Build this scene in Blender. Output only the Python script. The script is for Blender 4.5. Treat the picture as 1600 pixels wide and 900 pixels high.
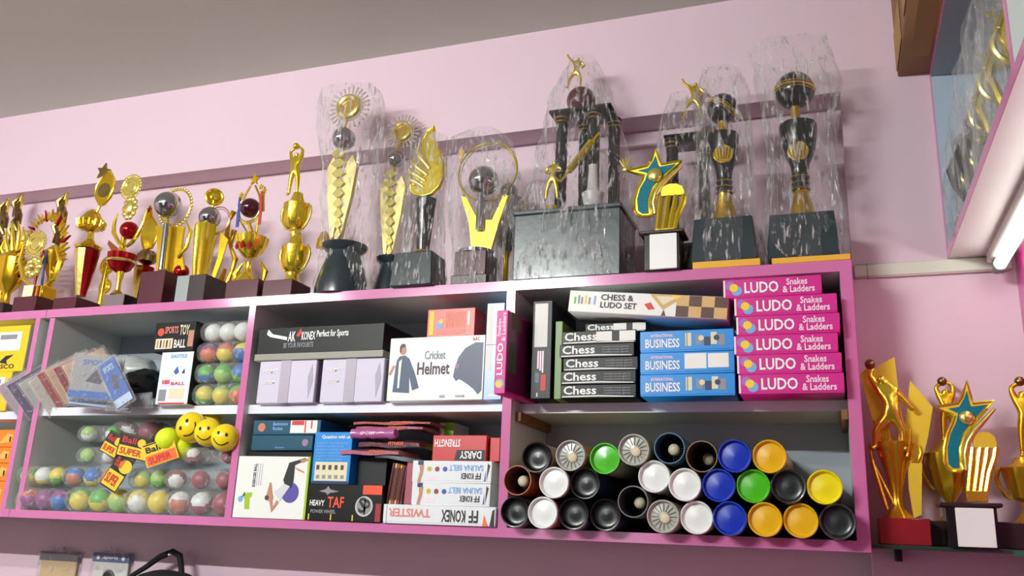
import bpy, math, random
from mathutils import Vector, Matrix, noise
PI = math.pi
for o in list(bpy.data.objects): bpy.data.objects.remove(o)
SC = bpy.context.scene
COL = SC.collection

# ------------------------------------------------------------------ camera
FPX = 1375.3
def _rot():
    rx, ry, rz = 0.271395, -0.039369, 0.354519
    return Matrix.Rotation(rz, 3, 'Z') @ Matrix.Rotation(rx, 3, 'X') @ Matrix.Rotation(ry, 3, 'Y')
RC = _rot()
CAMP = Vector((0.0, -1.9, 0.0))
cam = bpy.data.cameras.new('camera'); cam.sensor_width = 36; cam.lens = FPX / 1600 * 36
cam.clip_start = 0.02
camo = bpy.data.objects.new('camera', cam); COL.objects.link(camo)
_r, _f, _u = RC.col[0], RC.col[1], RC.col[2]
M3 = Matrix((_r, _u, -_f)).transposed()
camo.matrix_world = Matrix.Translation(CAMP) @ M3.to_4x4()
SC.camera = camo
SC.view_settings.view_transform = 'Standard'
try: SC.view_settings.look = 'None'
except Exception: pass
SC.view_settings.gamma = 1; SC.view_settings.use_curve_mapping = False
SC.view_settings.exposure = -0.58

def at(u, v, Y):
    """real position, on the vertical plane at depth Y, of what is seen at photo pixel (u, v)"""
    d = RC @ Vector(((u - 800) / FPX, 1.0, -(v - 450) / FPX))
    t = (Y - CAMP.y) / d.y
    return CAMP + d * t

# ------------------------------------------------------------------ daylight + room lamps
W = bpy.data.worlds.new('sky'); SC.world = W; W.use_nodes = True
bg = W.node_tree.nodes['Background']; bg.inputs[0].default_value = (0.90, 0.95, 1.0, 1); bg.inputs[1].default_value = 5.0
def area(name, loc, size, sy, power, rot, col=(0.96, 1.0, 0.97)):
    l = bpy.data.lights.new(name, 'AREA'); l.shape = 'RECTANGLE'; l.size = size; l.size_y = sy
    l.energy = power; l.color = col
    o = bpy.data.objects.new(name, l); o.location = loc; o.rotation_euler = rot; COL.objects.link(o); return o
# three ceiling-hung tube lamps behind the photographer (their bodies are built further down)
LAMPS = [((-1.85, -3.1, 1.235), 1.18, 120), ((-1.42, -2.45, 1.305), 0.36, 14), ((-3.05, -2.45, 1.305), 0.70, 18)]
for lc, ll, lp_ in LAMPS: area('tube_light', (lc[0], lc[1] + .018, lc[2] - 0.014), ll, 0.03, lp_, (math.radians(62), 0, 0))

# ------------------------------------------------------------------ materials
def lin(c):
    return tuple(((x / 255) / 12.92 if x / 255 <= 0.04045 else ((x / 255 + 0.055) / 1.055) ** 2.4) for x in c)
MATS = {}
def mat(name, rgb, rough=0.5, metal=0.0, bump=0.0, bscale=40, var=0.05, vscale=6, coat=0.0, emis=None, es=0, spec=0.5):
    if name in MATS: return MATS[name]
    m = bpy.data.materials.new(name); m.use_nodes = True
    nt = m.node_tree; b = nt.nodes['Principled BSDF']
    c = lin(rgb)
    tc = nt.nodes.new('ShaderNodeTexCoord')
    nz = nt.nodes.new('ShaderNodeTexNoise'); nz.inputs['Scale'].default_value = vscale; nz.inputs['Detail'].default_value = 3
    nt.links.new(tc.outputs['Object'], nz.inputs['Vector'])
    mx = nt.nodes.new('ShaderNodeMix'); mx.data_type = 'RGBA'
    mx.inputs[6].default_value = tuple(x * (1 - var) for x in c) + (1,)
    mx.inputs[7].default_value = tuple(min(1, x * (1 + var)) for x in c) + (1,)
    nt.links.new(nz.outputs['Fac'], mx.inputs[0]); nt.links.new(mx.outputs[2], b.inputs['Base Color'])
    b.inputs['Roughness'].default_value = rough; b.inputs['Metallic'].default_value = metal
    b.inputs['Coat Weight'].default_value = coat; b.inputs['Coat Roughness'].default_value = 0.12
    b.inputs['Specular IOR Level'].default_value = spec
    if bump:
        n2 = nt.nodes.new('ShaderNodeTexNoise'); n2.inputs['Scale'].default_value = bscale; n2.inputs['Detail'].default_value = 4
        nt.links.new(tc.outputs['Object'], n2.inputs['Vector'])
        bp = nt.nodes.new('ShaderNodeBump'); bp.inputs['Strength'].default_value = bump; bp.inputs['Distance'].default_value = 0.004
        nt.links.new(n2.outputs['Fac'], bp.inputs['Height']); nt.links.new(bp.outputs['Normal'], b.inputs['Normal'])
    if emis:
        b.inputs['Emission Color'].default_value = lin(emis) + (1,); b.inputs['Emission Strength'].default_value = es
    MATS[name] = m
    return m
def film(name, tint=(1, 1, 1), haze=0.05, streak=0.35, rough=0.12, scale=(60, 60, 14), trans=0.95, lo=0.56, hi=0.70):
    """clear crinkled plastic: mostly see-through, glossy along its creases, with white glints painted in"""
    m = bpy.data.materials.new(name); m.use_nodes = True; nt = m.node_tree
    for n in list(nt.nodes): nt.nodes.remove(n)
    N = nt.nodes.new; Lk = nt.links.new
    out = N('ShaderNodeOutputMaterial'); tr = N('ShaderNodeBsdfTransparent'); tr.inputs[0].default_value = (trans * tint[0], trans * tint[1], trans * tint[2], 1)
    gl = N('ShaderNodeBsdfGlossy'); gl.inputs['Roughness'].default_value = rough; gl.inputs[0].default_value = (1, 1, 1, 1)
    df = N('ShaderNodeBsdfDiffuse'); df.inputs[0].default_value = (0.9, 0.9, 0.9, 1)
    tc = N('ShaderNodeTexCoord'); mp = N('ShaderNodeMapping'); mp.inputs['Scale'].default_value = scale
    Lk(tc.outputs['Object'], mp.inputs[0])
    nz = N('ShaderNodeTexNoise'); nz.inputs['Scale'].default_value = 1.0; nz.inputs['Detail'].default_value = 5; nz.inputs['Roughness'].default_value = 0.65
    Lk(mp.outputs[0], nz.inputs['Vector'])
    rp = N('ShaderNodeMapRange'); rp.inputs[1].default_value = lo; rp.inputs[2].default_value = hi; rp.inputs[3].default_value = 0.01; rp.inputs[4].default_value = streak
    Lk(nz.outputs['Fac'], rp.inputs[0])
    bp = N('ShaderNodeBump'); bp.inputs['Strength'].default_value = 1.0; bp.inputs['Distance'].default_value = 0.02
    Lk(nz.outputs['Fac'], bp.inputs['Height']); Lk(bp.outputs[0], gl.inputs['Normal'])
    lw = N('ShaderNodeLayerWeight'); lw.inputs[0].default_value = 0.25
    ad = N('ShaderNodeMath'); ad.operation = 'MULTIPLY_ADD'; ad.inputs[1].default_value = 0.22
    Lk(lw.outputs['Facing'], ad.inputs[0]); Lk(rp.outputs[0], ad.inputs[2])
    hz = N('ShaderNodeMath'); hz.operation = 'MULTIPLY_ADD'; hz.inputs[1].default_value = 0.42; hz.inputs[2].default_value = haze; Lk(rp.outputs[0], hz.inputs[0])  # white diffuse painted along the streaks, standing in for glints on the film
    m1 = N('ShaderNodeMixShader'); Lk(hz.outputs[0], m1.inputs[0]); Lk(tr.outputs[0], m1.inputs[1]); Lk(df.outputs[0], m1.inputs[2])
    m2 = N('ShaderNodeMixShader'); Lk(ad.outputs[0], m2.inputs[0]); Lk(m1.outputs[0], m2.inputs[1]); Lk(gl.outputs[0], m2.inputs[2])
    Lk(m2.outputs[0], out.inputs[0])
    return m
wall_pink = mat('pink wall paint', (222, 196, 209), 0.55, bump=0.05, bscale=25, var=0.03, vscale=2)
ceil_m = mat('white ceiling paint', (214, 220, 208), 0.8, bump=0.1, bscale=8, var=0.05, vscale=1.2)
lam = mat('pink laminate', (204, 116, 166), 0.14, var=0.03, coat=0.3)
magenta = mat('magenta laminate', (196, 60, 140), 0.28, var=0.03, coat=0.3)
white_lam = mat('pale grey laminate', (205, 210, 205), 0.45, var=0.03)
grey_lam = mat('slate grey laminate', (158, 166, 176), 0.5, var=0.04)
shelf_w = mat('white shelf edge', (222, 224, 235), 0.35)
white_p = mat('white plastic', (232, 232, 226), 0.4)
gold = mat('polished gold', (244, 218, 70), 0.18, 0.86, bump=0.12, bscale=70, var=0.1)
gold_w = mat('pale gold', (246, 230, 130), 0.22, 0.86, bump=0.15, bscale=60, var=0.1)
gold_o = mat('deep gold', (224, 184, 44), 0.26, 0.88, bump=0.1, bscale=50, var=0.12)
gold_d = mat('dull gold', (150, 130, 80), 0.3, 1.0, bump=0.2, bscale=80)
gold_s = mat('satin gold sheet', (246, 216, 66), 0.42, 0.65)
gold_p = mat('pale satin gold', (232, 214, 140), 0.38, 0.75)
silver = mat('chrome', (180, 184, 188), 0.12, 1.0)
red_m = mat('metallic red', (165, 18, 26), 0.15, 0.7)
maroon = mat('maroon wood', (84, 34, 44), 0.35, var=0.1, vscale=15, coat=0.04, spec=.3)
maroon_d = mat('dark maroon', (42, 14, 20), 0.4, coat=0.1)
redbase = mat('red lacquer', (140, 26, 34), 0.25, coat=0.5)
marble = mat('dark grey marble', (40, 52, 56), 0.28, bump=0.1, var=0.5, vscale=18, coat=0.3)
blackp = mat('black plastic', (14, 16, 16), 0.25, coat=0.2)
black_m = mat('matt black', (18, 18, 19), 0.6)
leather = mat('maroon ball', (88, 28, 36), 0.3, bump=0.2, bscale=90)
teal_g = mat('teal glitter', (0, 112, 130), 0.5, spec=.25, bump=0.3, bscale=300, var=0.3, vscale=150)
paper = mat('white paper', (236, 236, 230), 0.6)
plank = mat('yellow board', (226, 170, 42), 0.5)
brown_c = mat('brown cardboard', (140, 100, 66), 0.7, var=0.1)
brown_l = mat('light brown cardboard', (172, 134, 82), 0.7, var=0.1)
wood = mat('brown wood', (130, 86, 44), 0.5, var=0.25, vscale=30)
glass_g = mat('green glass edge', (30, 60, 50), 0.1, coat=0.5)
ribbon_b = mat('blue ribbon', (28, 62, 150), 0.4)
ribbon_r = mat('red ribbon', (180, 24, 40), 0.4)
wrap_m = film('clear wrap', haze=0.02, streak=0.85, rough=.26, scale=(110, 110, 24), lo=.535, hi=.68)
wrap_h = film('cloudy wrap', haze=0.06, streak=0.6, scale=(80, 80, 18))
pouch_m = film('pouch film', haze=0.09, streak=0.7, rough=.2, scale=(70, 40, 70))

# ------------------------------------------------------------------ mesh builder
_txt = {}
def text_geo(s):
    if s in _txt: return _txt[s]
    cu = bpy.data.curves.new('t', 'FONT'); cu.body = s; cu.resolution_u = 2; cu.offset = 0.022
    o = bpy.data.objects.new('t', cu); COL.objects.link(o)
    bpy.context.view_layer.update()
    me = o.evaluated_get(bpy.context.evaluated_depsgraph_get()).to_mesh()
    vs = [(v.co.x, v.co.y) for v in me.vertices]; fs = [tuple(p.vertices) for p in me.polygons]
    x0 = min(v[0] for v in vs); x1 = max(v[0] for v in vs); y0 = min(v[1] for v in vs); y1 = max(v[1] for v in vs)
    vs = [((x - x0) / (x1 - x0), (y - y0) / (y1 - y0)) for x, y in vs]
    bpy.data.objects.remove(o); bpy.data.curves.remove(cu)
    _txt[s] = (vs, fs); return _txt[s]

class MB:
    def __init__(s, *mats):
        s.v = []; s.f = []; s.m = []; s.mats = list(mats) or [white_p]; s.M = Matrix.Identity(4)
    def mi(s, m):
        if m is None: return 0
        if isinstance(m, int): return m
        if m not in s.mats: s.mats.append(m)
        return s.mats.index(m)
    def add(s, vs, fs, m=None):
        k = len(s.v); i = s.mi(m)
        s.v += [s.M @ Vector(v) for v in vs]
        for f in fs: s.f.append(tuple(k + a for a in f)); s.m.append(i)
        return s
    def box(s, x0, x1, y0, y1, z0, z1, m=None, b=0.0, taper=0.0):
        """a box with chamfered edges; taper pulls the top in"""
        b = min(b, (x1 - x0) * .3, (y1 - y0) * .3, (z1 - z0) * .3)
        t = taper
        if b <= 0:
            vs = [(x0, y0, z0), (x1, y0, z0), (x1, y1, z0), (x0, y1, z0), (x0 + t, y0 + t, z1), (x1 - t, y0 + t, z1), (x1 - t, y1 - t, z1), (x0 + t, y1 - t, z1)]
            return s.add(vs, [(0, 3, 2, 1), (4, 5, 6, 7), (0, 1, 5, 4), (1, 2, 6, 5), (2, 3, 7, 6), (3, 0, 4, 7)], m)
        rings = []
        def ring(z, ins, tt):
            X0, X1, Y0, Y1 = x0 + tt, x1 - tt, y0 + tt, y1 - tt
            if ins:
                return [(X0 + b, Y0 + b, z), (X0 + b, Y0 + b, z), (X1 - b, Y0 + b, z), (X1 - b, Y0 + b, z), (X1 - b, Y1 - b, z), (X1 - b, Y1 - b, z), (X0 + b, Y1 - b, z), (X0 + b, Y1 - b, z)]
            return [(X0, Y0 + b, z), (X0 + b, Y0, z), (X1 - b, Y0, z), (X1, Y0 + b, z), (X1, Y1 - b, z), (X1 - b, Y1, z), (X0 + b, Y1, z), (X0, Y1 - b, z)]
        vs = ring(z0, 1, 0) + ring(z0 + b, 0, t * b / (z1 - z0)) + ring(z1 - b, 0, t * (1 - b / (z1 - z0))) + ring(z1, 1, t)
        fs = [(7, 5, 3, 1), (25, 27, 29, 31)]
        for r in range(3):
            for i in range(8):
                j = (i + 1) % 8
                fs.append((r * 8 + i, r * 8 + j, r * 8 + 8 + j, r * 8 + 8 + i))
        return s.add(vs, fs, m)
    def lathe(s, prof, x=0, y=0, z=0, seg=24, m=None, cap=True):
        """prof: (radius, height) pairs turned about a vertical axis"""
        vs = []; fs = []
        for r, h in prof:
            for i in range(seg):
                a = 2 * PI * i / seg; vs.append((x + r * math.cos(a), y + r * math.sin(a), z + h))
        n = len(prof)
        for k in range(n - 1):
            for i in range(seg):
                j = (i + 1) % seg
                fs.append((k * seg + i, k * seg + j, (k + 1) * seg + j, (k + 1) * seg + i))
        if cap: fs.append(tuple(range(seg))[::-1]); fs.append(tuple((n - 1) * seg + i for i in range(seg)))
        return s.add(vs, fs, m)
    def ball(s, x, y, z, r, m=None, seg=24, ring=12, sx=1, sy=1, sz=1):
        vs = [(x, y, z - r * sz)]; fs = []
        for k in range(1, ring):
            a = PI * k / ring
            for i in range(seg):
                b = 2 * PI * i / seg
                vs.append((x + r * sx * math.sin(a) * math.cos(b), y + r * sy * math.sin(a) * math.sin(b), z - r * sz * math.cos(a)))
        vs.append((x, y, z + r * sz)); T = len(vs) - 1
        for i in range(seg):
            j = (i + 1) % seg
            fs.append((0, 1 + j, 1 + i)); fs.append((T, T - seg + i, T - seg + j))
        for k in range(ring - 2):
            for i in range(seg):
                j = (i + 1) % seg
                fs.append((1 + k * seg + i, 1 + k * seg + j, 1 + (k + 1) * seg + j, 1 + (k + 1) * seg + i))
        return s.add(vs, fs, m)
    def tube(s, pts, rad, m=None, seg=10, closed=False):
        pts = [Vector(p) for p in pts]; n = len(pts)
        rad = rad if isinstance(rad, (list, tuple)) else [rad] * n
        vs = []; fs = []; ref = Vector((0, 1, 0))
        for i, p in enumerate(pts):
            a = pts[(i - 1) % n] if (closed or i > 0) else p
            b = pts[(i + 1) % n] if (closed or i < n - 1) else p
            t = (b - a).normalized() if (b - a).length > 1e-9 else Vector((0, 0, 1))
            if abs(t.dot(ref)) > 0.95: ref = Vector((1, 0, 0)) if abs(t.x) < .9 else Vector((0, 0, 1))
            e = (ref - t * ref.dot(t)).normalized(); g = t.cross(e)
            for k in range(seg):
                an = 2 * PI * k / seg; vs.append(tuple(p + (e * math.cos(an) + g * math.sin(an)) * rad[i]))
        for i in range(n if closed else n - 1):
            i2 = (i + 1) % n
            for k in range(seg):
                k2 = (k + 1) % seg
                fs.append((i * seg + k, i * seg + k2, i2 * seg + k2, i2 * seg + k))
        if not closed: fs.append(tuple(range(seg))[::-1]); fs.append(tuple((n - 1) * seg + k for k in range(seg)))
        return s.add(vs, fs, m)
    def ring(s, x, y, z, R, r, m=None, seg=36, rs=8, axis='y', sz=1.0, a0=0, a1=2 * PI):
        full = abs(a1 - a0 - 2 * PI) < 1e-6
        n = seg if full else seg + 1
        pts = []
        for i in range(n):
            a = a0 + (a1 - a0) * i / seg
            if axis == 'y': pts.append((x + R * math.cos(a), y, z + R * sz * math.sin(a)))
            else: pts.append((x + R * math.cos(a), y + R * math.sin(a), z))
        return s.tube(pts, r, m, rs, closed=full)
    def prism(s, pts, y0, y1, m=None, inset=0.0):
        """an outline in the x-z plane given thickness from y0 (front) to y1"""
        n = len(pts); cx = sum(p[0] for p in pts) / n; cz = sum(p[1] for p in pts) / n
        a = sum(pts[i][0] * pts[(i + 1) % n][1] - pts[(i + 1) % n][0] * pts[i][1] for i in range(n))
        if a < 0: pts = pts[::-1]
        vs = [(p[0], y0, p[1]) for p in pts] + [(p[0], y1, p[1]) for p in pts]
        fs = [tuple(range(n)), tuple(range(2 * n - 1, n - 1, -1))]
        for i in range(n):
            j = (i + 1) % n; fs.append((i, i + n, j + n, j))
        return s.add(vs, fs, m)
    def disc(s, x, y, z, r, h, m=None, seg=28, sz=1.0):
        """a disc facing the front (normal -y), thickness h"""
        return s.prism([(x + r * math.cos(2 * PI * i / seg), z + r * sz * math.sin(2 * PI * i / seg)) for i in range(seg)], y, y + h, m)
    def poly(s, pts, y, m): return s.prism(pts, y - 0.0005, y, m)
    def rect(s, x0, x1, z0, z1, y, m): return s.poly([(x0, z0), (x1, z0), (x1, z1), (x0, z1)], y, m)
    def text(s, st, x0, x1, z0, z1, y, m, rot=0, side=False):
        """rot 0 upright, 1 reads upward, 2 upside down; side prints on the right side (x = y argument)"""
        vs, fs = text_geo(st); out = []
        for a, b in vs:
            if rot == 1: a, b = 1 - b, a
            elif rot == 2: a, b = 1 - a, 1 - b
            px = x0 + a * (x1 - x0); pz = z0 + b * (z1 - z0)
            out.append((y + 0.0009, px, pz) if side else (px, y - 0.0009, pz))
        return s.add(out, fs, m)
    def build(s, name, parent=None, loc=None, rot=None, angle=38):
        me = bpy.data.meshes.new(name); me.from_pydata([tuple(v) for v in s.v], [], s.f)
        for m in s.mats: me.materials.append(m)
        me.polygons.foreach_set('material_index', s.m)
        me.validate(); me.shade_smooth(); me.set_sharp_from_angle(angle=math.radians(angle))
        o = bpy.data.objects.new(name, me); COL.objects.link(o)
        if parent is not None: o.parent = parent
        if loc is not None: o.location = loc
        if rot is not None: o.rotation_euler = rot
        return o
def tag(o, label, cat, group=None, kind=None):
    if label: o['label'] = label
    if cat: o['category'] = cat
    if group: o['group'] = group
    if kind: o['kind'] = kind
    return o
def thing(name, loc, label, cat, group=None, rot=(0, 0, 0)):
    o = bpy.data.objects.new(name, None); o.empty_display_size = 0.02; COL.objects.link(o)
    o.location = loc; o.rotation_euler = rot
    return tag(o, label, cat, group)
def struct(name, mb): o = mb.build(name); o['kind'] = 'structure'; return o
def copy_tree(o, parent=None):
    c = o.copy(); COL.objects.link(c)
    if parent is not None: c.parent = parent
    for ch in list(o.children): copy_tree(ch, c)
    return c
def star(cx, cz, R, r, rot=PI / 2, n=5, sx=1.0):
    return [(cx + sx * (R if i % 2 == 0 else r) * math.cos(rot + PI * i / n), cz + (R if i % 2 == 0 else r) * math.sin(rot + PI * i / n)) for i in range(2 * n)]
def skin(name, nodes, edges, m, parent, loc=(0, 0, 0)):
    """a figure grown as one continuous surface round a jointed skeleton"""
    names = list(nodes); me = bpy.data.meshes.new(name)
    me.from_pydata([nodes[k][:3] for k in names], [(names.index(a), names.index(b)) for a, b in edges], [])
    me.materials.append(m)
    o = bpy.data.objects.new(name, me); COL.objects.link(o)
    sk = o.modifiers.new('skin', 'SKIN'); sk.use_smooth_shade = True
    for i, k in enumerate(names):
        me.skin_vertices[0].data[i].radius = (nodes[k][3], nodes[k][3] * (nodes[k][4] if len(nodes[k]) > 4 else 1))
    me.skin_vertices[0].data[0].use_root = True
    sb = o.modifiers.new('sub', 'SUBSURF'); sb.levels = 1; sb.render_levels = 2
    if parent is not None: o.parent = parent
    o.location = loc
    return o
# ------------------------------------------------------------------ room shell
ZF, ZC = -1.65, 1.374
XL, XR, YB, YF = -4.0, 0.80, 0.28, -3.7
struct('floor', MB(mat('floor tiles', (112, 104, 96), 0.35, var=0.1)).box(XL, XR, YF, YB, ZF - .05, ZF))
struct('ceiling', MB(ceil_m).box(XL, XR, YF, YB, ZC, ZC + .05))
w = MB(wall_pink); w.box(XL, XR, YB, YB + .08, ZF, ZC); struct('wall_back', w)
w = MB(wall_pink)   # one plastered piece: the beam along the wall and the column it runs into
w.prism([(XL, ZC), (XL, 1.07), (0.062, 1.07), (0.062, ZF), (XR, ZF), (XR, ZC)], 0.19, YB); struct('trim_1', w)
w = MB(wall_pink); w.box(XL - .08, XL, YF, YB, ZF, ZC); struct('wall_left', w)
w = MB(wall_pink); w.box(XR, XR + .08, YF, YB, ZF, ZC); struct('wall_right', w)
# front wall of the shop, with the glazed entrance and a shop window open to the street
w = MB(mat('cream shop wall', (120, 112, 106), 0.6))
holes = [(-1.95, -1.62), (-1.38, -1.05)]
w.box(XL, holes[0][0], YF - .1, YF, ZF, ZC); w.box(holes[0][1], holes[1][0], YF - .1, YF, ZF, ZC); w.box(holes[1][1], XR, YF - .1, YF, ZF, ZC)
for a, b in holes: w.box(a, b, YF - .1, YF, 0.75, ZC); w.box(a, b, YF - .1, YF, ZF, -.55)
struct('wall_front', w)
for i, (a, b) in enumerate(holes):
    f = MB(white_p)
    for x in (a, (a + b) / 2 - .02, b - .04): f.box(x, x + .04, YF - .08, YF - .02, -.55, 0.75)
    f.box(a, b, YF - .08, YF - .02, 0.71, 0.75); f.box(a, b, YF - .08, YF - .02, -.55, -.51)
    struct('window_%d' % (i + 1), f)

# plastic trunking on the column
t = MB(mat('cream trunking', (214, 216, 200), 0.4)); t.box(0.063, 0.384, 0.176, 0.19, 0.591, 0.624, b=.004)
t2 = MB(t.mats[0]); t2.box(0.1035, 0.1045, 0.175, 0.19, 0.590, 0.625); t.box(0.104, 0.384, 0.1755, 0.177, 0.594, 0.621, b=.001)
o = t.build('cable_trunking'); tag(o, 'cream plastic cable trunking running along the pink wall right of the shelves', 'cable trunking')
MB(mat('joint shadow grey', (120, 124, 112), 0.6)).box(0.0925, 0.0938, 0.1755, 0.19, 0.5905, 0.6245).build('joint', o)

# ------------------------------------------------------------------ main wall shelf unit
ZT = 0.582
t = thing('wall_shelf', (-1.05, 0.0, 0.0), 'pink edged grey shelving unit on the wall with three open bays', 'shelf')
def sp(name, mb):
    o = mb.build(name, t); o.location = (-t.location.x, 0, 0); return o
def board(x0, x1, z0, z1, y0=0.0, y1=0.268, edge=lam, body=white_lam):
    m = MB(body); m.box(x0, x1, y0 + .0015, y1, z0, z1)
    m.mi(edge); m.box(x0, x1, y0, y0 + .0015, z0, z1, m=edge); return m
sp('top_board', board(-2.160, 0.055, 0.5575, ZT, y0=0.0))
sp('bottom_board', board(-2.160, 0.055, -0.010, 0.011))
sp('back_panel', MB(grey_lam).box(-2.147, 0.045, 0.268, 0.279, -0.008, 0.58))
sp('side_panel', board(-2.147, -2.128, 0.011, 0.5575, y0=0.004))
m = board(0.031, 0.055, 0.011, 0.5575); m.box(0.0551, 0.0565, 0.0, 0.268, -.01, ZT, m=magenta); sp('side_panel', m)
for a, b in ((-1.447, -1.427), (-0.716, -0.694)): sp('divider', board(a, b, 0.011, 0.5575))
for a, b, y_ in ((-2.128, -1.447, .018), (-1.427, -0.716, .018), (-0.694, 0.031, .06)):
    sp('middle_shelf', board(a, b, 0.272, 0.295, y0=y_, edge=shelf_w))
for a in (-0.693, 0.017): sp('cleat', MB(wood).box(a, a + .013, 0.03, 0.268, 0.250, 0.272, b=.001))
sp('filler_strip', MB(white_lam).box(-2.162, -2.147, 0.02, 0.26, 0.011, 0.5575))
t = thing('wall_shelf', (-2.55, 0.0, 0.0), 'neighbouring pink edged shelf unit cut off at the left edge of the photo', 'shelf')
def sp(name, mb):
    o = mb.build(name, t); o.location = (-t.location.x, 0, 0); return o
sp('top_board', board(-2.95, -2.162, 0.5575, ZT)); sp('bottom_board', board(-2.95, -2.162, -0.010, 0.011))
sp('back_panel', MB(grey_lam).box(-2.94, -2.18, 0.268, 0.279, -0.008, 0.58))
sp('side_panel', board(-2.198, -2.180, 0.011, 0.5575)); sp('side_panel', board(-2.95, -2.93, 0.011, 0.5575))
sp('middle_shelf', board(-2.93, -2.198, 0.262, 0.285, y0=0.012, edge=shelf_w))

# ------------------------------------------------------------------ right-hand cabinet above, with the lamp under it
UX = 0.261
t = thing('wall_cabinet', (UX, -0.4, 0.62), 'open trophy cabinet with pink edges hung high on the right wall', 'cabinet')
def sp(name, mb):
    o = mb.build(name, t); o.location = (-UX, 0.4, -0.62); return o
def yb(y0, y1, z0, z1, body, edge=lam, x1=0.56):
    m = MB(body); m.box(UX + .0015, x1, y0, y1, z0, z1); m.box(UX, UX + .0015, y0, y1, z0, z1, m=edge); return m
blue_lam = mat('pale blue laminate', (176, 192, 210), 0.5)
sp('bottom_board', yb(-1.5, 0.189, 0.625, 0.645, mat('white laminate', (228, 228, 222), 0.4)))
sp('top_board', yb(-1.5, 0.189, 1.071, 1.090, grey_lam))
sp('end_panel', yb(0.170, 0.189, 0.645, 1.071, blue_lam))
sp('divider', yb(-0.655, -0.637, 0.645, 1.071, white_lam)); sp('end_panel', yb(-1.5, -1.482, 0.645, 1.071, white_lam))
sp('back_panel', MB(grey_lam).box(0.56, 0.572, -1.5, 0.189, 0.625, 1.09))
o = MB(magenta).box(0.393, 0.412, -1.3, 0.189, ZF, 0.625, b=.001).build('side_board')
tag(o, 'tall glossy magenta board standing under the trophy cabinet at the right edge', 'panel')
# tube lamp
t = thing('tube_lamp', (0.352, -0.44, 0.625), 'bright white tube lamp fixed under the trophy cabinet', 'lamp')
tube_m = mat('lit tube', (255, 255, 255), 0.3, emis=(255, 252, 245), es=12.0)
capm = mat('grey lamp cap', (120, 126, 120), 0.4)
MB(white_p).box(-.018, .018, -.60, .60, -.022, 0, b=.002).build('batten', t)
g = MB(tube_m); g.tube([(0, -.555, -.037), (0, .555, -.037)], .0125, seg=20); g.build('tube', t)
for s in (-1, 1):
    c = MB(capm); c.box(-.012, .012, min(s * .555, s * .585), max(s * .555, s * .585), -.052, -.0215, b=.003); c.build('end_cap', t)
# ceiling tube lamps of the room (behind the photographer), reflected in the pink rail
tube2 = mat('lit ceiling tube', (255, 255, 255), 0.3, emis=(255, 250, 240), es=26.0)
for (lx, ly, lz), ll, _p in LAMPS:
    t = thing('tube_lamp', (lx, ly, ZC), 'ceiling tube lamp behind the viewer, lighting the shelves', 'lamp', 'ceiling tube lamps')
    hz = lz + .018 - ZC
    MB(white_p).box(-ll / 2 - .03, ll / 2 + .03, -.02, .02, hz, hz + .03, b=.003).build('batten', t)
    for s in (-.35, .35): MB(white_p).box(s * ll - .006, s * ll + .006, -.006, .006, hz + .03, 0, b=.001).build('rod', t)
    g = MB(tube2); g.tube([(-ll / 2, 0, hz - .0145), (ll / 2, 0, hz - .0145)], .0135, seg=20); g.build('tube', t)

# cardboard carton on the cabinet, overhanging it
t = thing('cardboard_carton', (0.193, 0.0, 1.0905), 'brown cardboard carton lying on the trophy cabinet at the top right', 'carton')
m = MB(brown_c); m.box(0, .32, -.30, .188, 0, .26, b=.002); m.build('body', t)
m = MB(brown_l); m.box(.022, .062, -.16, .10, -.0012, .0, b=.0); m.build('tape', t)
m = MB(brown_l); m.box(.0685, .0665 + .003, -.295, .16, -.0215, -.0, b=0); 
for y0, y1 in ((-.29, -.07), (.02, .17)):
    f = MB(brown_l); f.box(-.0035, -.0008, y0, y1, .004, .10, b=.0005); f.build('flap', t)

# glass shelf bottom right
t = thing('glass_shelf', (0.225, 0.10, 0.0), 'green edged glass shelf with gold trophies right of the pink shelving', 'shelf')
m = MB(mat('dark green glass', (44, 62, 54), 0.08, coat=0.5)); m.box(-.165, .165, -.05, .088, -.002, .006, b=.001); m.build('pane', t)
for x in (-.12,): MB(black_m).box(x, x + .013, .03, .088, -.026, -.002, b=.002).build('bracket', t)
m = MB(mat('bright green glass', (40, 96, 72), 0.08, coat=0.5)); m.box(.080, .165, -.066, -.051, -.006, .004, b=.001); m.build('pane', t)

# ------------------------------------------------------------------ cartons and game boxes
white_t = mat('white print', (238, 238, 236), 0.5); black_t = mat('black print', (24, 24, 26), 0.5)
def fr(uL, uR, vT, vB, Y):
    um = (uL + uR) / 2; vm = (vT + vB) / 2
    return at(uL, vm, Y).x, at(uR, vm, Y).x, at(um, vB, Y).z, at(um, vT, Y).z
def carton(name, label, cat, x0, x1, z0, z1, y0, dep, m, prints=None, group=None, tilt=0, lid=False, bev=.0012, side=None):
    w, h = x1 - x0, z1 - z0
    b = MB(m)
    if lid:
        b.box(.0008, w - .0008, .0008, dep - .0008, 0, h * .5, b=bev * .6); b.box(0, w, 0, dep, h * .07, h, b=bev)
    else: b.box(0, w, 0, dep, 0, h, b=bev)
    if prints: prints(b, w, h)
    if side: side(b, w, h, dep)
    o = b.build(name, loc=(x0, y0, z0), rot=(0, tilt, 0))
    return tag(o, label, cat, group)
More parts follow.
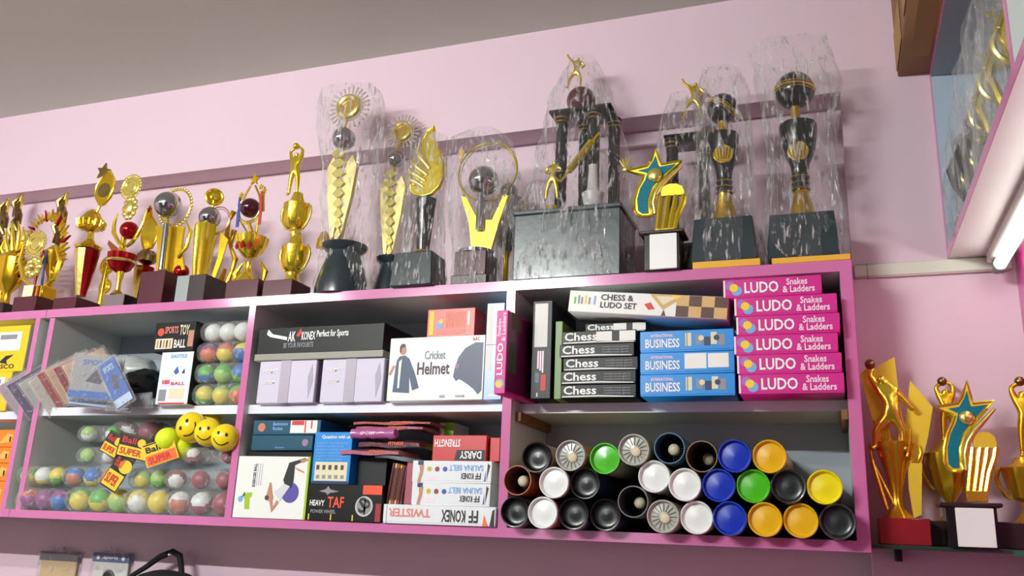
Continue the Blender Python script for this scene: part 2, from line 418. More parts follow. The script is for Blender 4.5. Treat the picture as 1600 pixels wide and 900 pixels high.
# LUDO
ludo_m = mat('ludo magenta', (205, 34, 138), 0.35); lp = mat('pale pink print', (246, 214, 232), 0.4)
yel = mat('print yellow', (240, 205, 40), 0.5); blu = mat('print light blue', (120, 170, 225), 0.5); lil = mat('print lilac', (160, 110, 190), 0.5); grn = mat('print green', (110, 180, 60), 0.5); redp = mat('print red', (208, 48, 44), 0.5); ora = mat('print orange', (236, 110, 50), 0.5); navy = mat('print navy', (34, 44, 84), 0.4)
cream = mat('print cream', (222, 214, 180), 0.5); wood_t = mat('print tan', (206, 168, 104), 0.5); dkbr = mat('print dark brown', (84, 52, 38), 0.5); skinp = mat('print skin', (190, 132, 104), 0.5); greyp = mat('print grey', (140, 140, 145), 0.5)
def circ(x, z, r, n=16, sx=1): return [(x + r * sx * math.cos(2 * PI * i / n), z + r * math.sin(2 * PI * i / n)) for i in range(n)]
def ludo_print(b, w, h):
    c = (.115 * w, .5 * h)
    b.poly(circ(c[0] - .008, c[1] + .006, .010), 0, lil); b.poly(circ(c[0] + .005, c[1] - .006, .011), -.0004, blu); b.poly(circ(c[0] - .001, c[1] + .001, .009), -.0008, yel)
    b.text('LUDO', .22 * w, .57 * w, .2 * h, .8 * h, 0, white_t)
    b.text('Snakes', .65 * w, .86 * w, .54 * h, .9 * h, 0, lp); b.text('& Ladders', .61 * w, .93 * w, .14 * h, .5 * h, 0, lp)
    b.rect(0.0, .004, .04 * h, .96 * h, 0, lp)
offs = [0.0, -.002, -.007, -.001, -.004, -.026]
ords = ['bottom box of the magenta LUDO stack', 'magenta LUDO box, second from the bottom of its stack', 'magenta LUDO box, third from the bottom of its stack', 'magenta LUDO box, fourth from the bottom of its stack', 'magenta LUDO box, second from the top of its stack', 'magenta LUDO box on top of its stack, shifted left and tilted']
LH = .0415
for i in range(6):
    w_ = .206
    if i < 5: carton('ludo_box', ords[i] + ' in the right bay', 'board game', .026 - w_ + offs[i], .026 + offs[i], .2955 + i * LH, .2955 + (i + 1) * LH - .0008, -.032, .205, ludo_m, ludo_print, 'stacked LUDO boxes', lid=True)
    else: carton('ludo_box', ords[i], 'board game', .026 - w_ + offs[i], .026 + offs[i] - .006, .2955 + i * LH, .2955 + (i + 1) * LH - .0008, -.032, .205, ludo_m, ludo_print, 'stacked LUDO boxes', lid=True)
# BUSINESS
bus_m = mat('business blue', (20, 138, 218), 0.35)
def bus_print(b, w, h, st=False):
    b.text('BUSINESS', .06 * w, .43 * w, .2 * h, .62 * h, 0, white_t)
    b.text('INTERNATIONAL', .12 * w, .36 * w, .7 * h, .84 * h, 0, lp)
    if st: b.rect(.48 * w, .71 * w, .22 * h, .92 * h, 0, paper); b.rect(.725 * w, .94 * w, .25 * h, .9 * h, 0, paper)
    else:
        for k, (x, c) in enumerate(((.52, cream), (.63, greyp), (.72, navy), (.79, cream), (.87, greyp))):
            b.rect((x - .03) * w, (x + .035) * w, (.25 + .05 * (k % 2)) * h, (.86 - .1 * (k % 3)) * h, 0, c)
        b.rect(.505 * w, .51 * w, .25 * h, .86 * h, -.0006, dkbr)
        b.poly(circ(.66 * w, .6 * h, .006), -.0006, cream); b.poly(circ(.82 * w, .6 * h, .006), -.0006, navy)
X = fr(1000, 1148, 515, 618, -.02); BH = (X[3] - .2955) / 3
for i, l in enumerate(('bottom blue BUSINESS game box in the right bay', 'blue BUSINESS game box with two white stickers, middle of the stack', 'top blue BUSINESS game box, under the chess and ludo set')):
    carton('business_box', l, 'board game', X[0], X[1], .2955 + i * BH, .2955 + (i + 1) * BH - .0008, -.02, .21, bus_m, (lambda b, w, h, i=i: bus_print(b, w, h, i == 1)), 'stacked blue game boxes', lid=True)
# Chess
ch_m = mat('chess black', (11, 13, 13), 0.4, spec=.3)
def chess_print(b, w, h, st=False):
    b.poly([(.02 * w, .06 * h), (.5 * w, .10 * h), (.97 * w, .04 * h), (.97 * w, .1 * h), (.5 * w, .2 * h), (.02 * w, .14 * h)], 0, white_t)
    b.text('Chess', .04 * w, .48 * w, .26 * h, .9 * h, 0, white_t)
    if st: b.rect(.3 * w if 0 else .47 * w, .68 * w, .15 * h, .92 * h, 0, paper); b.rect(.78 * w, .99 * w, .15 * h, .92 * h, 0, paper)
    else:
        for k in range(3): b.text('intellectual game', .58 * w, .93 * w, (.66 - k * .2) * h, (.80 - k * .2) * h, 0, greyp)
X = fr(877, 994, 516, 620, -.012); CH = (X[3] - .2955) / 5
lab = ['bottom black Chess box in the right bay', 'black Chess box, second from the bottom of the stack', 'black Chess box in the middle of the five', 'black Chess box, fourth from the bottom and shifted left', 'black Chess box with two white stickers, below the crooked one']
so = [0, 0, .004, -.004, 0.0]
for i in range(5):
    carton('chess_box', lab[i], 'board game', X[0] + so[i], X[1] + so[i], .2955 + i * CH, .2955 + (i + 1) * CH - .0008, -.012 - .002 * (i % 2), .2, ch_m, (lambda b, w, h, i=i: chess_print(b, w, h, i == 4)), 'stacked black Chess boxes', lid=True)
ztop = .2955 + 5 * CH
carton('chess_box', 'black Chess box on top, set back under the white chess and ludo set', 'board game', X[0] + .048, X[0] + .048 + .142, ztop, ztop + .0218, .012, .2, ch_m, (lambda b, w, h: chess_print(b, w, h, True)), 'stacked black Chess boxes', lid=True)
# chess & ludo set, lying crooked on top
def cls_print(b, w, h):
    for k, (c, x) in enumerate(((grn, .035), (greyp, .06), (greyp, .08), (yel, .105), (greyp, .13), (blu, .165))): b.rect(x * w, (x + .012) * w, .38 * h, (.78 if k % 2 else .7) * h, 0, c)
    b.text('CHESS &', .21 * w, .42 * w, .6 * h, .88 * h, 0, black_t); b.text('LUDO SET', .21 * w, .445 * w, .24 * h, .52 * h, 0, black_t)
    b.poly([(.49 * w, .5 * h), (.53 * w, .6 * h), (.56 * w, .3 * h), (.52 * w, .25 * h)], 0, redp)
    b.poly([(.52 * w, .99 * h), (.75 * w, .99 * h), (.61 * w, .28 * h)], 0, wood_t); b.poly([(.56 * w, .9 * h), (.7 * w, .9 * h), (.61 * w, .5 * h)], -.0005, cream); b.poly([(.66 * w, .95 * h), (.72 * w, .95 * h), (.69 * w, .75 * h)], -.0008, yel)
    b.poly([(.60 * w, .02 * h), (.63 * w, .02 * h), (.615 * w, .3 * h)], 0, dkbr)
    for k in range(4):
        for j in range(2): b.rect((.69 + k * .077) * w, (.69 + (k + 1) * .077) * w, (.02 + j * .48) * h, (.02 + (j + 1) * .48) * h, -.0001 if (k + j) % 2 else 0, wood_t if (k + j) % 2 else dkbr)
a = at(887, 490, -.03); b_ = at(1135, 506, -.03); top = at(888, 456, -.03)
ang = .1; top.z += .004; a.z = ztop + .0222 + .1 * (-.345 - a.x)
zz = ztop + CH * .98
carton('chess_ludo_set', 'white and brown CHESS & LUDO SET box lying tilted across the game stacks', 'board game', a.x, a.x + (b_ - a).length, a.z, a.z + (top.z - a.z), -.03, .105, mat('set white', (226, 226, 220), 0.4), cls_print, tilt=ang, lid=False)
# upright boxes at the left end of the right bay
def blk_print(b, w, h):
    b.rect(.12 * w, .78 * w, .52 * h, .97 * h, 0, paper)
    for k in range(3): b.rect((.3 + .12 * k) * w, (.38 + .12 * k) * w, (.3 - .02 * k) * h, .48 * h, 0, lp)
    b.rect(.2 * w, .42 * w, .16 * h, .26 * h, 0, navy); b.rect(.5 * w, .75 * w, .08 * h, .24 * h, 0, redp); b.rect(.3 * w, .36 * w, .02 * h, .06 * h, 0, white_t)
X = fr(829, 861, 470, 622, -.01)
carton('upright_game_box', 'black upright game box with a long white label, left in the right bay', 'board game', X[0] + .003, X[1] + .001, .2955, X[3], -.01, .2, mat('box charcoal', (26, 28, 33), 0.4, spec=.3), blk_print)
X = fr(864, 878, 502, 620, 0.0)
carton('upright_game_box', 'thin green upright box between the black game box and the Chess stack', 'board game', X[0] + .004, X[1], .2955, X[3], .0, .2, mat('box green', (98, 130, 56), 0.4), None)
# LUDO standing upright over the divider
def lv_print(b, w, h):
    b.poly(circ(.5 * w, .12 * h, .011), 0, blu); b.poly(circ(.45 * w, .115 * h, .008), -.0004, yel)
    b.text('LUDO', .18 * w, .72 * w, .22 * h, .6 * h, 0, white_t, rot=1)
    b.text('Snakes', .12 * w, .45 * w, .68 * h, .9 * h, 0, lp, rot=1); b.text('& Ladders', .52 * w, .88 * w, .62 * h, .97 * h, 0, lp, rot=1)
o = carton('ludo_box', 'magenta LUDO box standing upright against the middle divider', 'board game', -.7045, -.6765, .2955, .486, -.088, .205, ludo_m, lv_print,
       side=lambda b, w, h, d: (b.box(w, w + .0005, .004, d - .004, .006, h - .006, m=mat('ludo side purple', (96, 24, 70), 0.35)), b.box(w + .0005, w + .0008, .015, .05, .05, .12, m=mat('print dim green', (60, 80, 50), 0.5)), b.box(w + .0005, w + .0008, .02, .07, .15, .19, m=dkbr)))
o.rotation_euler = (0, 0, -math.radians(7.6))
# ------------------------------------------------------------------ middle bay, upper shelf
lav = mat('lavender carton', (206, 200, 218), 0.5); tape_m = mat('packing tape', (186, 178, 190), 0.2)
S = .2955
def tape_carton(label, X, dep, y0):
    t = thing('packed_carton', ((X[0] + X[1]) / 2, y0, S), label, 'carton', 'lavender cartons on the middle shelf')
    w = X[1] - X[0]; h = X[3] - S
    m = MB(lav); m.box(-w / 2, w / 2, 0, dep, 0, h, b=.002)
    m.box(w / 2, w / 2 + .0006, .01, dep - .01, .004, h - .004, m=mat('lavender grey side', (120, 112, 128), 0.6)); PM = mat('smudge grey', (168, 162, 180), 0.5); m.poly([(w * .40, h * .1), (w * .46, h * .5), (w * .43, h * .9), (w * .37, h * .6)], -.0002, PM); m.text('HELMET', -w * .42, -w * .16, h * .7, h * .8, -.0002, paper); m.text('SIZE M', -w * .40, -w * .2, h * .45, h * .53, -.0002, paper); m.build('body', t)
    for x in (-.02, ): MB(tape_m).box(x, x + .03, -.0012, dep, -.0, h + .0008, b=.0004).build('tape', t)
    return t
X1 = fr(403, 492, 566, 632, 0.0); X2 = fr(501, 598, 560, 631, 0.0)
zc = max(X1[3], X2[3]); X1 = X1[:3] + (zc,); X2 = X2[:3] + (zc,)
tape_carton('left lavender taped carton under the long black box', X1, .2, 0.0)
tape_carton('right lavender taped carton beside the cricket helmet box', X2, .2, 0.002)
# long black box in its grey tray
X = fr(404, 600, 509, 553, 0.0)
t = thing('sports_set_box', (X[0], -.002, zc + .001), 'long black KONEX sports box lying on the two lavender cartons', 'box')
w_, h_ = X[1] - X[0], X[3] - zc - .001
m = MB(ch_m); m.box(0, w_, 0, .2, h_ * .2, h_, b=.0015)
m.poly([(.07 * w_, .80 * h_), (.10 * w_, .72 * h_), (.24 * w_, .60 * h_), (.24 * w_, .70 * h_), (.12 * w_, .80 * h_), (.08 * w_, .95 * h_)][::1], 0, white_t)
m.text('AK', .25 * w_, .31 * w_, .55 * h_, .86 * h_, -.0006, white_t); m.poly([(.315 * w_, .72 * h_), (.35 * w_, .95 * h_), (.36 * w_, .8 * h_), (.335 * w_, .68 * h_)], -.001, redp)
m.text('KONEX', .36 * w_, .47 * w_, .58 * h_, .84 * h_, -.0006, white_t); m.text('Perfect for Sports', .48 * w_, .73 * w_, .6 * h_, .86 * h_, -.0006, white_t)
m.text('BE YOUR FAVOURITE', .22 * w_, .46 * w_, .36 * h_, .52 * h_, -.0004, greyp)
m.build('lid', t)
m = MB(mat('grey tray', (150, 148, 138), 0.5)); m.box(-.003, w_ + .003, -.003, .203, 0, h_ * .2, b=.001); m.build('tray', t)
m = MB(brown_c); m.box(.01, w_ * .55, .002, .19, -.0008, 0); m.build('base_sheet', t)
# cricket helmet box
X = fr(607, 756, 526, 630, -.008)
def hel_print(b, w, h):
    z = lambda a: a * h
    x = lambda a: a * w
    cl = mat('print slate blue', (74, 88, 112), 0.5)
    b.poly([(x(.06), z(.14)), (x(.24), z(.12)), (x(.23), z(.38)), (x(.27), z(.16)), (x(.34), z(.20)), (x(.29), z(.42)), (x(.22), z(.66)), (x(.17), z(.72)), (x(.11), z(.70)), (x(.08), z(.62)), (x(.07), z(.4))], 0, cl)
    b.poly([(x(.11), z(.62)), (x(.14), z(.66)), (x(.13), z(.2)), (x(.11), z(.2))], -.0005, paper)
    b.poly(circ(x(.145), z(.80), .0115, sx=.8), -.0005, skinp); b.poly([(x(.115), z(.76)), (x(.108), z(.85)), (x(.125), z(.90)), (x(.155), z(.905)), (x(.175), z(.87)), (x(.165), z(.85)), (x(.13), z(.84)), (x(.125), z(.76))], -.001, dkbr)
    b.poly([(x(.005), z(.42)), (x(.03), z(.4)), (x(.08), z(.58)), (x(.07), z(.64))], 0, skinp); b.poly([(x(.04), z(.56)), (x(.06), z(.68)), (x(.09), z(.66)), (x(.08), z(.55))], -.0008, paper)
    b.text('Cricket', x(.38), x(.60), z(.64), z(.78), 0, greyp); b.text('Helmet', x(.31), x(.65), z(.40), z(.60), 0, mat('print dark plum', (70, 44, 60), 0.5))
    b.poly([(x(.985), z(.88)), (x(.90), z(.885)), (x(.80), z(.80)), (x(.735), z(.66)), (x(.70), z(.48)), (x(.69), z(.36)), (x(.72), z(.29)), (x(.75), z(.32)), (x(.78), z(.30)), (x(.84), z(.24)), (x(.90), z(.17)), (x(.95), z(.08)), (x(.985), z(.14))], 0, navy)
    b.poly(circ(x(.73), z(.52), .006), -.0006, mat('print mauve', (150, 120, 150), 0.5)); b.text('AAC', x(.87), x(.95), z(.91), z(.97), 0, redp)
    b.text('SIZE:', x(.56), x(.62), z(.04), z(.08), 0, greyp); b.text('COLOUR:', x(.72), x(.82), z(.04), z(.08), 0, greyp)
carton('helmet_box', 'white Cricket Helmet box with a player and a dark helmet printed on it', 'box', X[0], X[1], S, X[3], -.008, .22, mat('helmet white', (224, 228, 226), 0.3), hel_print)
hz = X[3]
# red box on the helmet box
a, b_ = at(668, 522, .0), at(742, 516, .0); Xr = fr(668, 742, 482, 520, 0.0)
def red_print(b, w, h):
    b.rect(.05 * w, .14 * w, .08 * h, .92 * h, 0, yel); b.poly(circ(.26 * w, .4 * h, .008), 0, blu); b.poly(circ(.3 * w, .55 * h, .006), -.0004, yel)
    b.rect(.85 * w, .89 * w, .4 * h, .88 * h, 0, white_t)
    for k in range(14): b.rect((.4 + k * .03) * w, (.41 + k * .03) * w, .3 * h, .88 * h, 0, ora)
    b.rect(.2 * w, .8 * w, .1 * h, .26 * h, -.0002, mat('print salmon', (224, 130, 120), 0.5))
carton('red_box', 'red box with a yellow strip lying on the cricket helmet box', 'box', Xr[0], Xr[1], hz + .0005, Xr[3], .0, .12, mat('box red', (204, 52, 40), 0.35), red_print, tilt=-.0)
m = MB(mat('box crimson', (170, 40, 50), 0.4)); m.box(0, .07, 0, .09, 0, .022, b=.002); m.build('flat_box', loc=(Xr[0] - .075, .10, hz + .0005)); o = COL.objects[-1] if False else bpy.data.objects['flat_box']; tag(o, 'small crimson flat box behind, left of the red box with the yellow strip', 'box')
# light blue upright box
X = fr(758, 783, 474, 626, -.004)
carton('upright_box', 'pale blue upright box between the cricket helmet box and the upright LUDO box', 'box', X[0] + .001, -.7175, S, X[3], -.006, .2, mat('box pale blue', (160, 192, 232), 0.3), lambda b, w, h: (b.rect(.05 * w, .35 * w, .3 * h, .99 * h, 0, paper), b.rect(.3 * w, .8 * w, .03 * h, .06 * h, 0, paper), b.rect(.03 * w, .97 * w, .56 * h, .565 * h, -.0002, navy)))

# ------------------------------------------------------------------ middle bay, lower shelf
B = .0115
X = fr(368, 481, 713, 808, -.004)
def ex_print(b, w, h):
    x = lambda a: a * w
    z = lambda a: a * h
    b.poly(circ(x(.77), z(.42), .0245, 22), 0, mat('print violet', (88, 76, 160), 0.4))
    b.poly([(x(.66), z(.62)), (x(.72), z(.9)), (x(.86), z(.95)), (x(.94), z(.98)), (x(.93), z(.94)), (x(.80), z(.86)), (x(.80), z(.6)), (x(.78), z(.5)), (x(.7), z(.5))], -.0006, black_t)
    b.poly([(x(.86), z(.94)), (x(.97), z(.97)), (x(.97), z(.94)), (x(.9), z(.90))], -.0007, skinp); b.poly([(x(.8), z(.83)), (x(.93), z(.76)), (x(.94), z(.73)), (x(.84), z(.78))], -.0007, skinp)
    b.poly([(x(.55), z(.42)), (x(.68), z(.56)), (x(.76), z(.52)), (x(.64), z(.28))], -.0008, mat('print white grey', (206, 210, 214), 0.5))
    b.poly(circ(x(.50), z(.34), .010), -.0009, skinp); b.poly([(x(.45), z(.36)), (x(.48), z(.58)), (x(.5), z(.57)), (x(.53), z(.4))], -.001, skinp); b.poly([(x(.5), z(.28)), (x(.54), z(.10)), (x(.63), z(.26)), (x(.6), z(.3)), (x(.55), z(.18)), (x(.54), z(.3))], -.001, skinp); b.poly(circ(x(.46), z(.33), .006), -.0012, dkbr)
    b.text('EXERCISE BALL', x(.235), x(.275), z(.5), z(.88), 0, navy, rot=1)
    for k in range(3): b.rect(x(.29 + .03 * k), x(.295 + .03 * k), z(.52), z(.88), 0, greyp)
    b.poly([(x(.16), z(.14)), (x(.15), z(.30)), (x(.13), z(.32)), (x(.14), z(.40)), (x(.25), z(.41)), (x(.24), z(.33)), (x(.22), z(.33)), (x(.23), z(.14))], 0, mat('print lime', (160, 190, 30), 0.5))
    b.poly(circ(x(.09), z(.30), .0075), 0, blu); b.poly([(x(.1), z(.32)), (x(.14), z(.42)), (x(.15), z(.36))], 0, mat('print blue', (60, 80, 170), 0.5))
    b.rect(x(.972), x(.9995), 0, h, -.0, mat('print lime', (160, 190, 30), 0.5))
carton('exercise_ball_box', 'white box with a violet exercise ball picture and a lime green edge', 'box', X[0], X[1], B, X[3], -.004, .2, mat('ball box white', (232, 234, 228), 0.35), ex_print, side=lambda b, w, h, d: b.box(w, w + .0006, .0, d, 0, h, m=mat('lime side', (130, 160, 30), 0.4)))
ez = X[3]
X = fr(382, 486, 704, 713, .012)
carton('flat_box', 'black flat box between the exercise ball box and the teal boxes', 'box', X[0], X[1], ez + .0005, ez + .016, .02, .2, ch_m)
teal_m = mat('box teal', (16, 78, 100), 0.35)
zt = ez + .017
Xa = fr(390, 486, 676, 703, .0)
def teal_print(b, w, h):
    b.poly(circ(.13 * w, .5 * h, .011), 0, mat('print copper', (196, 120, 90), 0.5)); b.text('Badminton', .30 * w, .52 * w, .62 * h, .86 * h, 0, blu); b.text('Racket', .30 * w, .45 * w, .3 * h, .55 * h, 0, blu)
    b.rect(.56 * w, .95 * w, .1 * h, .97 * h, 0, paper); b.rect(.58 * w, .76 * w, .65 * h, .95 * h, -.0003, redp); b.rect(.77 * w, .79 * w, .12 * h, .95 * h, -.0003, redp); b.rect(.86 * w, .88 * w, .4 * h, .95 * h, -.0003, redp)
h1 = .037
carton('teal_box', 'plain lower teal box with a small dull emblem, left in the middle bay', 'box', Xa[0], Xa[1], zt, zt + h1, .008, .2, teal_m, lambda b, w, h: (b.poly(circ(.88 * w, .5 * h, .009), 0, mat('print mauve', (150, 120, 150), 0.5)), b.text('SPORTS', .4 * w, .55 * w, .1 * h, .2 * h, 0, blu)), 'teal boxes', lid=True)
Xb = fr(395, 500, 652, 673, .0)
carton('teal_box', 'upper teal box with white and red labels, right under the middle shelf', 'box', Xb[0], Xb[1], zt + h1 + .001, min(.268, zt + h1 + .001 + .036), .004, .2, teal_m, teal_print, 'teal boxes', lid=True)
# black TAF box
X = fr(480, 597, 757, 812, -.006)
def taf_print(b, w, h):
    x = lambda a: a * w
    z = lambda a: a * h
    b.text('HEAVY', x(.04), x(.24), z(.40), z(.56), 0, paper); b.text('TAF', x(.28), x(.50), z(.36), z(.66), 0, mat('print orange red', (230, 74, 40), 0.5))
    b.text('POWER WHEEL', x(.06), x(.4), z(.2), z(.3), 0, greyp)
    b.poly([(x(.15), z(.8)), (x(.24), z(.86)), (x(.27), z(.95)), (x(.3), z(.86)), (x(.42), z(.8)), (x(.3), z(.76)), (x(.27), z(.7)), (x(.24), z(.77))], 0, greyp)
    b.rect(x(.74), x(.99), z(.74), z(.99), 0, mat('print orange red', (230, 74, 40), 0.5)); b.rect(x(.92), x(.99), z(.02), z(.5), 0, mat('print deep red', (150, 30, 30), 0.5))
    b.poly(circ(x(.77), z(.42), .0235, 26), -.0006, mat('print silver', (196, 196, 190), 0.3)); b.poly(circ(x(.77), z(.42), .0195, 26), -.0009, greyp)
    b.text('S', x(.70), x(.80), z(.24), z(.66), -.0009, black_t); b.text('P', x(.77), x(.85), z(.2), z(.6), -.0009, black_t)
    for a in (.03, .33, .62): b.rect(x(a), x(a + .015), z(.02), z(.18), 0, yel)
carton('black_box', 'black TAF box with orange letters and a round grey emblem', 'box', X[0], X[1], B, X[3], -.006, .2, ch_m, taf_print)
tz = X[3]
X = fr(489, 548, 675, 756, -.004); blue_right = X[1]
def bl_print(b, w, h):
    b.text('Question with us', .2 * w, .95 * w, .86 * h, .94 * h, 0, paper)
    for k in range(6): b.text('ENERGY WATER BAND', .08 * w, (.8 if k % 2 else .92) * w, (.76 - k * .062) * h, (.80 - k * .062) * h, 0, blu)
    b.rect(.08 * w, .93 * w, .06 * h, .42 * h, 0, cream)
    for k in range(5): b.rect((.12 + .16 * k) * w, (.2 + .16 * k) * w, .27 * h, .36 * h, -.0003, dkbr); b.rect((.13 + .16 * k) * w, (.22 + .16 * k) * w, .10 * h, .17 * h, -.0003, greyp)
    b.rect(.0, w, 0, .05 * h, -.0001, navy)
carton('blue_box', 'bright blue upright box with white writing standing on the black TAF box', 'box', X[0], X[1], tz + .0005, X[3], -.004, .12, bus_m, bl_print)
# KONEX boxes, upside down
X = fr(599, 775, 790, 820, -.006)
kon_w = mat('konex white', (226, 230, 232), 0.3)
def tw_print(b, w, h):
    b.text('TWISTER', .05 * w, .43 * w, .36 * h, .8 * h, 0, mat('print salmon', (232, 136, 104), 0.5), rot=2); b.text('KONEX', .53 * w, .74 * w, .16 * h, .8 * h, 0, black_t, rot=2); b.text('FF', .77 * w, .85 * w, .16 * h, .8 * h, 0, black_t, rot=2)
    b.poly([(.89 * w, .02 * h), (.94 * w, .02 * h), (.90 * w, .6 * h)], 0, ora); b.poly([(.95 * w, .02 * h), (.99 * w, .02 * h), (.99 * w, .9 * h), (.97 * w, .8 * h)], 0, black_t); b.rect(.03 * w, .035 * w, .02 * h, .98 * h, 0, greyp)
Zk = X[3]
carton('twister_box', 'long white KONEX TWISTER box lying upside down at the bottom of its stack', 'box', X[0], X[1], B, Zk, -.008, .14, kon_w, tw_print, 'white boxes of the middle bay', lid=True)
def kb_print(b, w, h):
    for k, c in enumerate((mat('print ochre', (200, 180, 40), 0.5), mat('print wine', (140, 50, 70), 0.5), mat('print blue', (60, 80, 170), 0.5))):
        b.poly(circ((.22 + .1 * k) * w, .62 * h, .0058), 0, c)
    b.text('SAUNA BELT', .47 * w, .9 * w, .55 * h, .82 * h, 0, blu, rot=2); b.text('KONEX', .62 * w, .78 * w, .18 * h, .46 * h, 0, black_t, rot=2); b.text('FF', .80 * w, .87 * w, .18 * h, .46 * h, 0, black_t, rot=2)
    b.poly([(.07 * w, .02 * h), (.1 * w, .5 * h), (.09 * w, .8 * h), (.15 * w, .8 * h), (.14 * w, .4 * h), (.11 * w, .02 * h)], 0, skinp); b.rect(.07 * w, .14 * w, .8 * h, .99 * h, 0, navy)
    b.rect(.2 * w, .3 * w, .12 * h, .32 * h, 0, lp)
    b.poly([(.91 * w, .1 * h), (.93 * w, .1 * h), (.93 * w, .6 * h)], 0, mat('print blue', (60, 80, 170), 0.5)); b.poly([(.94 * w, .1 * h), (.98 * w, .8 * h), (.95 * w, .9 * h)], 0, black_t)
Xc = fr(643, 766, 755, 787, -.004); Xd = fr(644, 768, 720, 752, -.004)
carton('belt_box', 'white and blue KONEX box lying upside down on the TWISTER box', 'box', Xc[0], Xc[1], Zk + .0005, Xc[3], -.004, .14, kon_w, kb_print, 'white boxes of the middle bay', lid=True)
carton('belt_box', 'white and blue KONEX box with glare, directly under the red STRENGTH box', 'box', Xd[0], Xd[1], Xc[3] + .0005, Xd[3], -.003, .14, kon_w, kb_print, 'white boxes of the middle bay', lid=True)
X = fr(676, 760, 680, 717, -.0)
def st_print(b, w, h):
    b.poly([(.42 * w, .02 * h), (.98 * w, .02 * h), (.98 * w, .42 * h), (.46 * w, .42 * h)], 0, black_t)
    b.text('STRENGTH', .04 * w, .52 * w, .54 * h, .84 * h, 0, white_t, rot=2); b.text('DARSY', .52 * w, .92 * w, .08 * h, .38 * h, -.0006, white_t, rot=2)
carton('red_box', 'red STRENGTH DARSY box lying upside down on the white KONEX boxes', 'box', X[0], X[1], Xd[3] + .0005, X[3], .0, .11, mat('strength red', (196, 44, 46), 0.35), st_print)
carton('red_box', 'plain red box squeezed in between the STRENGTH box and the divider', 'box', X[1] + .004, -.722, Xd[3] + .0005, X[3] - .004, .012, .1, mat('strength red', (196, 44, 46), 0.35), None)
X = fr(668, 691, 655, 716, .06)
carton('upright_box', 'white and green upright box standing behind the red STRENGTH box', 'box', X[0], X[1], Xd[3] + .0005, min(X[3], .268), .125, .1, paper, lambda b, w, h: b.rect(.36 * w, w, .0, h, 0, mat('print leaf green', (120, 180, 30), 0.5)))
# standing packets between TAF box and KONEX boxes
xs0 = at(598, 760, 0).x
cols = [dkbr, wood_t, mat('packet rust', (150, 84, 50), 0.4), wood_t, mat('packet plum', (130, 50, 64), 0.4), dkbr]
for k in range(6):
    m = MB(cols[k]); m.box(0, .0062, 0, .13, 0, .098 - .002 * k, b=.0015); m.box(.001, .005, -.0006, 0, .01, .085, m=maroon)
    o = m.build('flat_packet', loc=(xs0 + .004 + k * .0072, .012, Zk + .0005 if k > 0 else Zk + .0005), rot=(0, .12, 0))
    tag(o, 'thin brown edged packet standing in the row left of the white KONEX boxes', 'packet', 'thin standing packets')
m = MB(mat('packet mauve', (158, 74, 92), 0.45)); m.box(0, .027, 0, .12, 0, .098, b=.003)
tag(m.build('flat_packet', loc=(xs0 + .053, .006, Zk + .0005), rot=(0, .03, 0)), 'wide mauve packet standing against the white KONEX boxes', 'packet')
# loose pink and purple packets heaped at the back
pk = [('flat_packet', 'dusty pink packet lying in front of the heap above the TAF box', (176, 100, 116), (532, 622, 708, 722), .02, .012, .04),
      ('flat_packet', 'dark packet with an orange print under the purple rolled packet', (96, 44, 56), (560, 655, 690, 706), .03, .012, -.03),
      ('rolled_packet', 'shiny purple rolled packet on the heap in the middle bay', (176, 92, 150), (545, 615, 680, 697), .01, .0, .03),
      ('flat_packet', 'rose packet lying above the purple rolled packet', (170, 80, 110), (556, 660, 670, 680), .05, .010, 0),
      ('flat_packet', 'rust red packet topmost on the heap in the middle bay', (170, 76, 70), (552, 672, 660, 669), .06, .012, .02)]
zsup = None
base_packet = thing
# a dark carton carries the heap
X = fr(552, 640, 705, 756, .05)
carton('dark_carton', 'nearly black carton behind the TAF box carrying the heap of packets', 'box', blue_right + .002, xs0 - .009, tz + .0005, tz + .0005 + .066, .03, .12, black_m)
zs = tz + .0675
for nm, lb, c, (u0, u1, v0, v1), y, th, tl in pk:
    X = fr(u0, u1, v0, v1, y - .03)
    mt = mat(lb[:20], c, 0.25, bump=0.3, bscale=60, coat=0.4)
    m = MB(mt); w_ = X[1] - X[0]; hh = max(.009, X[3] - X[2]) * .92
    if nm == 'rolled_packet':
        n = 10; m.tube([(w_ * i / n, .012 + .002 * math.sin(i), hh / 2 + .001 * math.sin(i * 2)) for i in range(n + 1)], [hh * .5 * (1 + .1 * math.sin(i * 3)) for i in range(n + 1)], seg=14)
        m.text('SPORT', w_ * .25, w_ * .6, hh * .35, hh * .65, -.0015, lp)
    else:
        m.v = []; N = 12
        vs = []; fs = []
        for j in range(5):
            for i in range(N + 1):
                a = i / N; b2 = j / 4
                vs.append((a * w_, b2 * .11, hh * .5 + .0015 * math.sin(a * 9 + j) - hh * .35 * (1 if i in (0, N) or j in (0,) else 0)))
        for j in range(5):
            for i in range(N + 1):
                a = i / N; b2 = j / 4
                vs.append((a * w_, b2 * .11, hh * .5 + hh * .5 * (0.25 if i in (0, N) or j in (0,) else 1) + .0012 * math.sin(a * 11 + j * 2)))
        K = 5 * (N + 1)
        for j in range(4):
            for i in range(N):
                a = j * (N + 1) + i; fs.append((a, a + N + 1, a + N + 2, a + 1)); fs.append((K + a, K + a + 1, K + a + N + 2, K + a + N + 1))
        for i in range(N):
            fs.append((i, i + 1, K + i + 1, K + i)); a = 4 * (N + 1) + i; fs.append((a + 1, a, K + a, K + a + 1))
        for j in range(4):
            a = j * (N + 1); fs.append((a + N + 1, a, K + a, K + a + N + 1)); a += N; fs.append((a, a + N + 1, K + a + N + 1, K + a))
        m.add(vs, fs)
        m.text('FITNESS', w_ * .5, w_ * .75, hh * .35, hh * .7, -.001, ora)
    o = m.build(nm, loc=(X[0], y - .03, zs), angle=60); zs += hh * .98
    tag(o, lb, 'packet')
